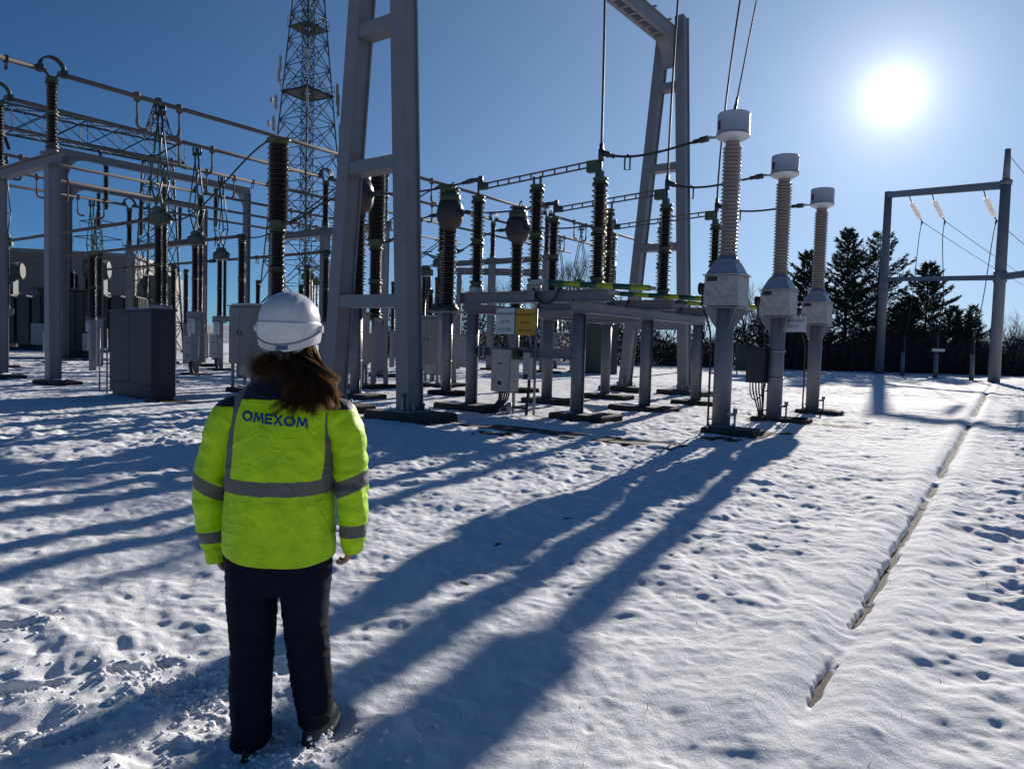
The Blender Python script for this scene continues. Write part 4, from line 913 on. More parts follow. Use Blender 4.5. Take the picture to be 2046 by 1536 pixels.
# ---------------------------------------------------------------- trench covers and the concrete edging
def make_trench():
    rs = random.Random(3); n = 18
    for i in range(n):
        tt = -10.0+i*.30
        t = tag(None or MBcover(rs, i), 'dark slab of the cable trench cover strip before the ribbed posts', 'slab', 'slabs covering the cable trench')
        t.location = W(11.05+rs.uniform(-.03, .03), tt, .02+rs.uniform(-.008, .012)); t.rotation_euler = (rs.uniform(-.01, .01), rs.uniform(-.02, .02), ROT+rs.uniform(-.03, .03))
def MBcover(rs, i):
    b = MB(); b.bbox((0, 0, 0), (.285, .62, .09), .012); return b.obj('trench_slab', M['conc'])
make_trench()
def make_edging():
    d = EDGE_B-EDGE_A; L = d.length; rot = math.atan2(d.y, d.x); rs = random.Random(9); n = int(L/.915)
    for i in range(n):
        p = EDGE_A + d*((i+.5)/n); b = MB(); b.bbox((0, 0, -.06), (L/n-.008, .14+.0035*i, .115), .008)
        o = b.obj('edging_stone', M['edge']); o.location = (p.x, p.y, rs.uniform(-.004, .004)); o.rotation_euler = (0, 0, rot+rs.uniform(-.006, .006))
        tag(o, 'gravelly concrete edging stone showing through the groove in the snow', 'edging stone', 'edging stones in the snow groove')
make_edging()
# ---------------------------------------------------------------- line gantry on the right with its cable ends
def make_line_gantry():
    X = 31.7; y0, y1 = 48.7, 64.0
    t = thing('line_gantry', 'slim grey steel gantry with two crossbars at the right edge', 'gantry', (X, y0, 0), 0)
    for y, h, extra in ((0, 13.2, 2.0), (y1-y0, 15.6, 0)):
        b = MB(); b.lathe([(.36, 0), (.34, 7), (.30, h)], 14, (0, y)); b.lathe([(.37, 6.6), (.40, 6.65), (.40, 7.3), (.37, 7.35)], 14, (0, y)); b.box((0, y, .04), (1.0, 1.0, .10))
        if extra: b.lathe([(.22, h), (.17, h+extra)], 12, (0, y)); b.lathe([(.36, h-.3), (.36, h)], 12, (0, y))
        b.obj('pole', M['steel'], t)
    b = MB(); b.beam((0, .3, 12.95), (0, y1-y0-.25, 15.3), .42, .50); b.obj('upper_crossbar', M['steel'], t)
    b = MB(); b.beam((0, .3, 6.95), (0, y1-y0-.25, 8.15), .34, .34); b.beam((0, -.3, 6.95), (0, -14, 6.85), .40, .40); b.obj('lower_crossbar', M['steel'], t)
    b = MB(); b.lathe([(.34, 0), (.28, 13.2)], 12, (0, -14)); b.obj('pole', M['steel'], t)
    for i, (px, pz) in enumerate(((60.6, 14.55), (57.3, 14.05), (51.0, 13.05))):
        a = Vector((X, px, pz-.22)); e = a+Vector((2.0, -.9, -1.55)) if 0 else a+Vector((1.95, 1.45, -1.55)); dd = (e-a).normalized()
        g = thing('glass_insulator', ('glass insulator string under the crossbar, farthest left of the three', 'glass insulator string under the middle of the crossbar', 'glass insulator string next to the tall right pole')[i], 'insulator', a, 0, 'glass insulator strings')
        b = MB()
        for k in range(13):
            c = dd*(.55+.145*k); b.tube([c, c+dd*.015, c+dd*.05, c+dd*.09], [.06, .19, .175, .08], 14)
        b.obj('disc_string', M['glass'], g)
        b = MB(); b.tube([(0, 0, .25), dd*.55], .035, 6); b.tube([dd*2.42, dd*2.85], .04, 6); b.obj('fitting', M['clamp'], g)
        o = a+dd*2.85; far = o+Vector((118, 122, -1.0))
        cable_thing('line_wire', ('left overhead wire running out of frame from the crossbar', 'middle overhead wire running out of frame from the crossbar', 'right overhead wire running out of frame from the crossbar')[i], 'wire', sag(o, far, 2.2, 24), .022, 'wire', 'overhead line wires', True)
        ex, ey = ((31.4, 59.63), (31.56, 55.23), (32.02, 51.6))[i]; ft = Vector((ex, ey, 3.0))
        cable_thing('dropper_cable', ('thin dropper below the left glass string', 'thin dropper below the middle glass string', 'thin dropper below the right glass string')[i], 'cable', bez([o, o+Vector((-.5, -.1, -2.2)), ft+Vector((.9, .2, 3.4)), ft], 18), .03, 'wire', 'thin droppers by the line gantry')
        c = thing('cable_termination', ('slim cable termination post left of the small roadside sign', 'slim cable termination post carrying the small white nameplate', 'slim cable termination post next to the tall right pole')[i], 'cable post', (ex, ey, 0), 0, 'cable termination posts')
        b = MB(); b.lathe([(.16, 0), (.13, 1.9)], 10); b.box((0, 0, .05), (.9, .9, .12)); b.obj('post', M['steel'], c)
        insulator(c, 1.9, 3.0, .06, .11, 9, (0, 0), 10, False, gap=.08, fm='clamp')
    sg = thing('sign', 'small white nameplate on the middle cable post by the pines', 'sign', (31.5, 54.9, 2.15), 0)
    b = MB(); b.bbox((0, 0, 0), (.95, .03, .22), .005); b.obj('plate', M['white'], sg)
    cable_thing('line_wire', 'earth wire from the tip of the tall right pole', 'wire', sag((X, y0, 14.9), (X+118, y0+122, 14.0), 2.0, 24), .02, 'wire')
make_line_gantry()
def make_far_bits():
    # plain steel benches, post rows and a kiosk between the front bay and the trees
    for i, (l, x, y, w, h) in enumerate((('pale steel bench beam with two dark posts behind the brown headed transformer', -3.8, 47.0, 6.5, 6.2), ('lower pale steel bench beam seen between the ribbed posts', 5.2, 52.0, 7.0, 4.6))):
        t = thing('steel_bench', l, 'support frame', (x, y, 0), -.05, 'far steel benches')
        b = MB(); b.ibeam((0, 0, h), (w, 0, h), .3, .42, .03); b.obj('beam', M['steel'], t)
        for q in (.3, w-.3):
            b = MB(); b.bbox((q, 0, h/2-.1), (.32, .32, h-.2), .01); b.obj('column', M['steel'], t)
        for q in (w*.25, w*.75): insulator(t, h+.22, h+2.4, .09, .14, 12, (q, 0), 10, False, gap=.12)
    k = thing('green_kiosk', 'dark green kiosk behind the yellow sign', 'kiosk', (5.0, 46.0, 0), .1)
    b = MB(); b.bbox((0, 0, 1.75), (2.6, 2.0, 3.5), .03); b.box((0, 0, 3.55), (2.9, 2.3, .12)); b.obj('body', M['dgreen'], k)
    b = MB(); b.box((0, -1.02, 1.5), (1.0, .04, 2.4)); b.obj('door', M['dgreen'], k)
    for i, (l, x, y, m) in enumerate((('pale switch cabinet far behind the near A-frame legs', -8.5, 44.0, 'cab_beige'), ('small pale cabinet on legs left of the ribbed posts', -2.8, 40.5, 'tank'), ('dark control box with a flat roof behind the front transformers', 16.0, 51.0, 'dgreen'))):
        t = thing('switch_cabinet', l, 'cabinet', (x, y, 0), -.3); b = MB(); b.bbox((0, 0, 1.2), (1.3, .7, 1.7), .02); b.box((0, 0, 2.08), (1.4, .8, .05)); b.obj('body', M[m], t)
        b = MB(); b.box((0, -.36, 1.2), (1.1, .03, 1.5)); b.obj('door', M[m], t); [(lambda q: (q.box((xx, 0, .2), (.1, .5, .4)), q.obj('stand', M['steel'], t)))(MB()) for xx in (-.5, .5)]
    # the crowd of plain post insulators and slim columns deep in the yard, left of the A-frame
    rs = random.Random(17)
    for k in range(16):
        s, tt = rs.uniform(22, 40), rs.uniform(-50, -27); h = rs.choice((4.4, 5.0, 5.4)); 
        post_insulator('brown post insulator far back in the yard left of the near A-frame', s, tt, h, 'far brown post insulators')
    for k in range(5):
        x, y = rs.uniform(-26, -11), rs.uniform(38, 52); t = thing('switch_cabinet', 'small pale equipment box far back behind the helmet', 'cabinet', (x, y, 0), ROT, 'far equipment boxes')
        b = MB(); b.bbox((0, 0, 1.1), (rs.uniform(.5, 1.1), .5, rs.uniform(1.0, 1.6)), .02); b.box((0, 0, .2), (.4, .3, .5)); b.obj('body', M['tank'], t)
        b = MB(); b.box((0, -.26, 1.15), (.3, .02, .5)); b.obj('door', M['cab_beige'], t)
make_far_bits()
def make_grass():
    rs = np.random.RandomState(31); n = 700
    r = 2.0 + 22*rs.rand(n)**1.6; a = np.radians(rs.uniform(-40, 40, n)); x, y = r*np.sin(a), r*np.cos(a)
    cl = rs.rand(n) < .5; ks = rs.randint(0, 60, n); kx = rs.uniform(-9, 9, 60); ky = rs.uniform(3, 17, 60); x = np.where(cl, kx[ks]+rs.normal(0, .12, n), x); y = np.where(cl, ky[ks]+rs.normal(0, .12, n), y)
    z = snow_height(x, y)[0]; h = rs.uniform(.008, .035, n); V = np.empty((n, 3, 3)); an = rs.uniform(0, 6.28, n); w = rs.uniform(.0012, .0028, n)
    V[:, 0] = np.stack([x-np.cos(an)*w, y-np.sin(an)*w, z-.01], 1); V[:, 1] = np.stack([x+np.cos(an)*w, y+np.sin(an)*w, z-.01], 1); V[:, 2] = np.stack([x+rs.normal(0, .012, n), y+rs.normal(0, .012, n), z+h], 1)
    o = stuff(link('grass', np_mesh('grass', V.reshape(-1, 3), np.arange(3*n).reshape(-1, 3), mat('dead_grass', (.09, .075, .035), .9)))); o['label'] = 'sparse dead grass blades poking through the snow'; o['category'] = 'grass'

def make_crumbs():
    """loose snow lumps kicked up round the boot prints"""
    rs = np.random.RandomState(77); P = []
    for fx, fy, an in FOOT:
        for k in range(26):
            a = rs.uniform(0, 6.28); d = rs.uniform(.07, .24); P.append((fx+d*math.cos(a)*1.2, fy+d*math.sin(a), rs.uniform(.003, .011)))
    for k in range(240): P.append((rs.normal(-1.38, .2), rs.normal(3.2, .14), rs.uniform(.003, .016)))
    for k in range(170): P.append((rs.normal(-.95, .26), rs.normal(2.74, .13), rs.uniform(.003, .013)))
    P = np.array(P); z = snow_height(P[:, 0], P[:, 1])[0]; V, F = [], []
    base = np.array([(1, 0, 0), (-1, 0, 0), (0, 1, 0), (0, -1, 0), (0, 0, 1), (0, 0, -1), (.6, .6, .6), (-.6, .6, .6), (-.6, -.6, .6), (.6, -.6, .6), (.6, .6, -.6), (-.6, .6, -.6), (-.6, -.6, -.6), (.6, -.6, -.6)])
    fc = [(4, 6, 7), (4, 7, 8), (4, 8, 9), (4, 9, 6), (0, 6, 9), (0, 9, 13), (0, 13, 10), (0, 10, 6), (2, 7, 6), (2, 6, 10), (2, 10, 11), (2, 11, 7), (1, 8, 7), (1, 7, 11), (1, 11, 12), (1, 12, 8), (3, 9, 8), (3, 8, 12), (3, 12, 13), (3, 13, 9), (5, 11, 10), (5, 12, 11), (5, 13, 12), (5, 10, 13)]
    for (x, y, r), zz in zip(P, z):
        o = len(V)*14; V.append(base*r*rs.uniform(.7, 1.3, (14, 1))*np.array([1.1, 1.1, .8]) + np.array([x, y, zz+r*.35])); F.append(np.array(fc)+o)
    o = stuff(link('loose_snow', np_mesh('loose_snow', np.vstack(V), np.vstack(F), M['snowcap'], True))); o['label'] = 'loose lumps of snow scattered round the boot prints'; o['category'] = 'snow'
# ================================================================ TREES, UNDERGROWTH, HILLS
def tris_from(C, D, U, w, l):
    """spindly needle tufts: triangles at C pointing along D, width w"""
    S = np.cross(D, U); S /= np.maximum(np.linalg.norm(S, axis=1, keepdims=True), 1e-6)
    n = len(C); V = np.empty((n, 3, 3)); V[:, 0] = C - S*w[:, None]; V[:, 1] = C + S*w[:, None]; V[:, 2] = C + D*l[:, None]
    return V.reshape(-1, 3)
def make_pine(label, x, y, h, rad, seed, base=.12, dens=1.0, droop=.1, group='dark pines behind the line gantry'):
    rs = np.random.RandomState(seed); t = thing('pine_tree', label, 'tree', (x, y, 0), 0, group)
    b = MB(); pts = [(rs.uniform(-.1, .1)*k/8, rs.uniform(-.1, .1)*k/8, h*k/8) for k in range(9)]; b.tube(pts, [h*.016*(1-k/8.6) for k in range(9)], 8)
    C, Dd, Wd, Ln = [], [], [], []
    z = h*base; ph = 0.0
    while z < h*.985:
        f = (z/h-base)/(1-base); L = rad*(1-f)**.72*(.55+.45*min(1, f*5)); nb = 5 if f < .8 else 4; ph += rs.uniform(.5, 1.3)
        for q in range(nb):
            if rs.rand() < .2: continue
            a = ph+q*2*math.pi/nb+rs.uniform(-.3, .3); l = max(.35, L*rs.uniform(.5, 1.35)); up = (.55*f - droop + rs.uniform(-.12, .2))
            P = []; 
            for k in range(7):
                g = k/6; P.append(np.array([math.cos(a)*l*g, math.sin(a)*l*g, z + l*(up*g + .28*g*g)]))
            b.tube(P, [max(.012, .05*(1-f)*(1-k/7)+.012) for k in range(7)], 4, 0, False)
            m = int((14 + 34*l)*dens)
            g = rs.uniform(.18, 1.02, m)**.75; base_p = np.array([np.interp(g, np.linspace(0, 1, 7), [p[c] for p in P]) for c in range(3)]).T
            side = rs.uniform(-1, 1, m)*l*.26*(1.15-g*.8); sd = np.array([-math.sin(a), math.cos(a), 0])
            c = base_p + sd*side[:, None]; c[:, 2] += rs.uniform(-.10, .14, m) + .10*np.abs(side)
            d = np.array([math.cos(a), math.sin(a), .25])*.7 + sd*np.sign(side)[:, None]*.5 + rs.uniform(-.55, .55, (m, 3)); d[:, 2] += .25; d /= np.linalg.norm(d, axis=1, keepdims=True)
            C.append(c); Dd.append(d); Wd.append(rs.uniform(.035, .085, m)); Ln.append(rs.uniform(.18, .46, m))
        z += max(.22, h*.030*(1-.45*f))*rs.uniform(.8, 1.3)
    C = np.vstack(C); Dd = np.vstack(Dd); Wd = np.concatenate(Wd); Ln = np.concatenate(Ln)
    U = rs.uniform(-1, 1, C.shape); V = tris_from(C, Dd, U, Wd, Ln)
    b.obj('trunk', M['bark'], t)
    link('crown', np_mesh('crown', V, np.arange(len(V)).reshape(-1, 3), M['needle']), t); return t
def grow(b, rs, p, d, l, r, lev, spread, twigs):
    n = 3; pts = [p]; q = p.copy(); dd = d.copy()
    for k in range(n):
        dd = dd + rs.uniform(-.16, .16, 3); dd[2] += .05; dd /= np.linalg.norm(dd); q = q + dd*l/n; pts.append(q)
    b.tube([tuple(x) for x in pts], [r*(1-.35*k/n) for k in range(n+1)], 5 if lev > 3 else 3, 0, False)
    if lev == 0: return
    nb = rs.randint(3, 5) if lev > 1 else rs.randint(3, 6)
    for k in range(nb):
        f = rs.uniform(.35, 1.0) if k else 1.0; i = min(n-1, int(f*n)); pp = pts[i] + (pts[i+1]-pts[i])*(f*n-i if f < 1 else 1)
        a = rs.uniform(-1, 1, 3); a -= dd*a.dot(dd); a /= np.linalg.norm(a); nd = dd*math.cos(spread)+a*math.sin(spread)*(1 if k else .45); nd[2] += .06; nd /= np.linalg.norm(nd)
        grow(b, rs, pp, nd, l*rs.uniform(.58, .82), r*rs.uniform(.45, .62), lev-1, spread*rs.uniform(.85, 1.1), twigs)
def bare_mesh(seed, h, spread=.52, lev=5):
    rs = np.random.RandomState(seed); b = MB(); tr = MB()
    p = np.zeros(3); d = np.array([rs.uniform(-.08, .08), rs.uniform(-.08, .08), 1.0]); l = h*.30
    pts = [p + d*l*k/3 + np.array([rs.uniform(-.05, .05), rs.uniform(-.05, .05), 0])*k for k in range(4)]; tr.tube([tuple(x) for x in pts], [h*.017, h*.014, h*.012, h*.011], 8)
    top = pts[-1]
    for k in range(4):
        a = 2*math.pi*k/4+rs.uniform(-.5, .5); nd = np.array([math.cos(a)*spread*.9, math.sin(a)*spread*.9, 1.0]); nd /= np.linalg.norm(nd)
        grow(b, rs, pts[rs.randint(2, 4)], nd, h*rs.uniform(.20, .27), h*.0075, lev-1, spread, 0)
    grow(b, rs, top, np.array([0, 0, 1.0]), h*.25, h*.008, lev-1, spread, 0)
    return tr.mesh('trunk', M['bark']), b.mesh('crown', M['bark2'])
def make_trees():
    P = lambda px, d: ((px-1023)/1478*d, d)
    pines = [
     ('dense dark pine left of the farthest grey topped transformer', 1603, 74, 11.8, 3.8, 1, .06, 1.5),
     ('tall pine just right of the farthest grey topped transformer', 1683, 76, 14.4, 4.6, 2, .05, 1.25),
     ('open crowned pine left of the left pole of the line gantry', 1745, 78, 14.6, 4.8, 3, .14, .8),
     ('broad pine between the two poles of the line gantry', 1842, 76, 11.2, 3.9, 4, .06, 1.2),
     ('low pine below the right half of the lower crossbar', 1898, 79, 7.0, 3.0, 5, .05, 1.2),
     ('slender young pine next to the right cable post', 1936, 80, 7.2, 2.2, 6, .06, .8),
     ('bushy low pine behind the middle cable post', 1800, 82, 8.2, 3.2, 7, .05, 1.2),
     ('small dark pine behind the nearest grey topped transformer', 1560, 80, 6.8, 2.8, 8, .05, 1.2)]
    for l, px, d, h, r, s, bs, dn in pines:
        x, y = P(px, d); make_pine(l, x, y, h, r, s, bs, dn)
    meshes = [bare_mesh(40+k, 10.0, (.50, .58, .46, .62)[k]) for k in range(4)]
    bare = [('tall bare tree behind the middle ribbed posts', 1140, 84, 13.5, 0), ('bare tree left of the tall one, behind the brown headed transformer', 1065, 88, 11.0, 1), ('bare tree behind the farthest brown headed transformer', 1010, 80, 10.0, 2),
     ('fine bare tree just left of the brown headed transformer beside the A-frame leg', 945, 90, 10.0, 3), ('bare sapling in the gap right of the near A-frame leg', 862, 92, 9.0, 0), ('bare tree with spreading crown right of the tall one', 1200, 86, 10.5, 1),
     ('bare tree seen between the far A-frame legs', 1300, 90, 8.5, 2), ('bare tree right of the far A-frame', 1395, 82, 9.2, 3), ('bare tree with a crooked trunk behind the nearest grey topped transformer', 1490, 76, 9.8, 1), ('small bare tree between the first two grey topped transformers', 1520, 84, 8.4, 0),
     ('bare tree right of the tall gantry pole at the edge', 2018, 82, 7.6, 2), ('bare shrub like tree at the right edge', 2052, 80, 6.6, 3), ('bare tree left of the tall gantry pole', 1965, 88, 5.6, 0), ('bare birch like tree behind the near A-frame', 760, 94, 8.6, 2), ('low bare tree in the far gap behind the A-frame rungs', 800, 88, 7.2, 1), ('bare tree left of the far A-frame, behind the striped bar', 1250, 82, 7.0, 0)]
    for i, (l, px, d, h, k) in enumerate(bare):
        x, y = P(px, d); t = thing('bare_tree', l, 'tree', (x, y, 0), i*1.3, 'bare winter trees'); t.scale = (h/10,)*3
        link('trunk', meshes[k][0], t); link('crown', meshes[k][1], t)
make_trees()
def make_undergrowth():
    rs = np.random.RandomState(21); V = []; n = 90000
    px = np.concatenate([rs.uniform(745, 2090, int(n*.75)), rs.uniform(1540, 2090, n-int(n*.75))]); d = rs.uniform(70, 84, n) + np.where(px < 1150, 8, 0)
    x = (px-1023)/1478*d
    nz = Noise(3); hh = 1.3 + 5.2*np.clip(nz(x*.16, d*.13)+.45, .05, 1)*(.5+1.0*(nz(x*.8, d*.4)+.5)); hh = np.where(px < 1240, hh*1.15, np.where(px < 1500, hh*.85, np.where(px > 1880, hh*.7, hh*1.0)))
    z = hh*rs.uniform(0, 1, n)**1.15
    C = np.stack([x, d, z], 1); D = rs.uniform(-1, 1, (n, 3)); D[:, 2] = np.abs(D[:, 2])+.3; D /= np.linalg.norm(D, axis=1, keepdims=True)
    tw = rs.rand(n) < .45; w = np.where(tw, rs.uniform(.012, .03, n), rs.uniform(.05, .14, n)); l = np.where(tw, rs.uniform(.7, 1.9, n), rs.uniform(.15, .4, n))
    V = tris_from(C, D, rs.uniform(-1, 1, (n, 3)), w, l)
    o = stuff(link('undergrowth', np_mesh('undergrowth', V, np.arange(len(V)).reshape(-1, 3), [M['bush'], M['bark2']], mi=tw.astype(int))))
    o['label'] = 'dark tangled undergrowth along the far edge of the snowfield'; o['category'] = 'undergrowth'
make_undergrowth()
def make_fence():
    for l, px0, px1, d in (('dark mesh security fence in front of the undergrowth at right', 1480, 2300, 68.5), ('dark mesh security fence in front of the undergrowth behind the posts', 900, 1470, 72.0)):
        x0, x1 = (px0-1023)/1478*d, (px1-1023)/1478*d; t = thing('mesh_fence', l, 'fence', (x0, d, 0))
        n = int((x1-x0)/2.5)
        for i in range(n+1):
            b = MB(); b.box(((x1-x0)*i/n, 0, 1.2), (.07, .07, 2.4)); b.obj('post', M['slot'], t)
        b = MB()
        for k in range(6): b.beam((0, .05, .2+.42*k), (x1-x0, .05, .2+.42*k), .012, .02)
        m = int((x1-x0)/.16)
        for i in range(m): b.beam((i*.16, .05, 0), (i*.16, .05, 2.4), .012, .012)
        b.obj('mesh_panel', M['slot'], t)
make_fence()
def make_hills():
    rs = Noise(8); n = 140; V = []; F = []
    for i in range(n+1):
        a = R(-60+120*i/n); 
        for j, (r, f) in enumerate(((210, 0), (290, .7), (420, 1.0), (700, 1.0))):
            h = f*(5.5 + 9*(rs(np.array([i*.11]), np.array([j*.3]))[0]+.1)) if f else -.5
            V.append((r*math.sin(a), r*math.cos(a), max(h, -.5)))
    for i in range(n):
        for j in range(3): k = i*4+j; F.append((k, k+4, k+5, k+1))
    m = mat('snowy_woodland', (.55, .57, .62), .9, 0, 0, .03, col2=(.05, .055, .06))
    o = structure(link('hills', np_mesh('hills', V, F, m, True)))
make_hills()
# ================================================================ PERSON (seen from behind)
PX, PY = -0.876, 2.82
def lerp_tab(tab, z):
    ks = [k for k, _ in tab]; return [np.interp(z, ks, [v[i] for _, v in tab]) for i in range(len(tab[0][1]))]
NJ = [Noise(k) for k in range(60, 68)]
def wrinkle(x, y, z, k=1.0):
    """cloth folds: ridged, slanting noise (metres)"""
    x = np.asarray(x, float); y = np.asarray(y, float); z = np.asarray(z, float)
    u, v = x*.8+z*.55+y*.6, z*.9-x*.45
    a = NJ[0](u*9, v*16+3); b = NJ[1](u*17+5, v*9); c = NJ[2](u*34, v*30)
    r1 = (1-np.abs(a)*4.2).clip(-1, 1); r2 = (1-np.abs(b)*4.0).clip(-1, 1)
    d = NJ[7](u*26-v*9, v*20+u*13); r3 = (1-np.abs(d)*5).clip(-1, 1)
    return k*(.0020*np.maximum(r1, 0)**2 + .0024*np.maximum(r2, 0)**3 + .0022*np.maximum(r3, 0)**3 + .0030*a + .0010*c)
TORSO = [  # z: x centre, half width, half depth, y centre
 (.74, (-.005, .200, .135, .0)), (.85, (-.004, .203, .142, .0)), (.95, (-.003, .200, .146, .0)), (1.05, (-.002, .196, .146, .0)), (1.15, (.002, .197, .142, -.002)), (1.25, (.008, .192, .134, -.004)),
 (1.33, (.014, .195, .120, -.002)), (1.38, (.017, .188, .104, .004)), (1.42, (.018, .155, .088, .010)), (1.455, (.018, .112, .080, .016)), (1.485, (.018, .092, .080, .02)), (1.53, (.018, .086, .078, .024)), (1.548, (.018, .080, .072, .026))]
def torso_point(th, z):
    cx, hw, hd, cy = lerp_tab(TORSO, z); e = .80
    c, s = np.cos(th), np.sin(th)
    x = cx + hw*np.sign(c)*np.abs(c)**e; y = cy + hd*np.sign(s)*np.abs(s)**e
    return x, y
def torso_back_y(x, z):
    cx, hw, hd, cy = lerp_tab(TORSO, z); q = np.clip(np.abs((x-cx)/hw), 0, .999)
    return cy - hd*(1-q**(1/.80*2))**(.80/2) if True else 0
def jacket_material():
    m = bpy.data.materials.new('hi_vis_jacket'); m.use_nodes = True; nt = m.node_tree; N, L = nt.nodes, nt.links; b = N['Principled BSDF']
    at = N.new('ShaderNodeAttribute'); at.attribute_name = 'cloth_part'
    def step(lo, hi):
        q = N.new('ShaderNodeMath'); q.operation = 'COMPARE'; L.new(at.outputs['Fac'], q.inputs[0]); q.inputs[1].default_value = (lo+hi)/2; q.inputs[2].default_value = (hi-lo)/2; return q.outputs[0]
    tc = N.new('ShaderNodeTexCoord'); nz = N.new('ShaderNodeTexNoise'); nz.inputs['Scale'].default_value = 16; nz.inputs['Detail'].default_value = 6; L.new(tc.outputs['Object'], nz.inputs['Vector'])
    rp = N.new('ShaderNodeValToRGB'); rp.color_ramp.elements[0].color = (.36, .60, .0, 1); rp.color_ramp.elements[1].color = (.52, .80, .001, 1); rp.color_ramp.elements[0].position = .3; rp.color_ramp.elements[1].position = .7; L.new(nz.outputs['Fac'], rp.inputs['Fac'])
    mx = N.new('ShaderNodeMix'); mx.data_type = 'RGBA'; L.new(step(.5, 1.5), mx.inputs['Factor']); L.new(rp.outputs['Color'], mx.inputs['A']); mx.inputs['B'].default_value = (.115, .115, .105, 1)
    dn = N.new('ShaderNodeTexNoise'); dn.inputs['Scale'].default_value = 5.5; dn.inputs['Detail'].default_value = 9; dn.inputs['Roughness'].default_value = .75; L.new(tc.outputs['Object'], dn.inputs['Vector'])
    dr = N.new('ShaderNodeValToRGB'); dr.color_ramp.elements[0].position = .56; dr.color_ramp.elements[1].position = .78; dr.color_ramp.elements[1].color = (.35, .35, .35, 1); L.new(dn.outputs['Fac'], dr.inputs['Fac'])
    m0 = N.new('ShaderNodeMix'); m0.data_type = 'RGBA'; L.new(dr.outputs['Color'], m0.inputs['Factor']); L.new(mx.outputs['Result'], m0.inputs['A']); m0.inputs['B'].default_value = (.16, .17, .03, 1); mx = m0
    m2 = N.new('ShaderNodeMix'); m2.data_type = 'RGBA'; L.new(step(1.5, 2.5), m2.inputs['Factor']); L.new(mx.outputs['Result'], m2.inputs['A']); m2.inputs['B'].default_value = (.008, .010, .022, 1)
    L.new(m2.outputs['Result'], b.inputs['Base Color']); b.inputs['Roughness'].default_value = .55; b.inputs['Specular IOR Level'].default_value = .3
    b.inputs['Sheen Weight'].default_value = .1
    wv = N.new('ShaderNodeTexNoise'); wv.inputs['Scale'].default_value = 60; wv.inputs['Detail'].default_value = 5; L.new(tc.outputs['Object'], wv.inputs['Vector'])
    bp = N.new('ShaderNodeBump'); bp.inputs['Strength'].default_value = .25; bp.inputs['Distance'].default_value = .006; L.new(wv.outputs['Fac'], bp.inputs['Height']); L.new(bp.outputs['Normal'], b.inputs['Normal'])
    return m
def grid_faces(nr, nc, wrap=True):
    i = np.arange(nr-1)[:, None]*nc; j = np.arange(nc if wrap else nc-1)[None, :]; jn = (j+1) % nc
    return np.stack([i+j, i+jn, i+nc+jn, i+nc+j], -1).reshape(-1, 4)
def face_mark(me, cls):
    at = me.attributes.new('cloth_part', 'FLOAT', 'FACE'); at.data.foreach_set('value', np.asarray(cls, np.float32))
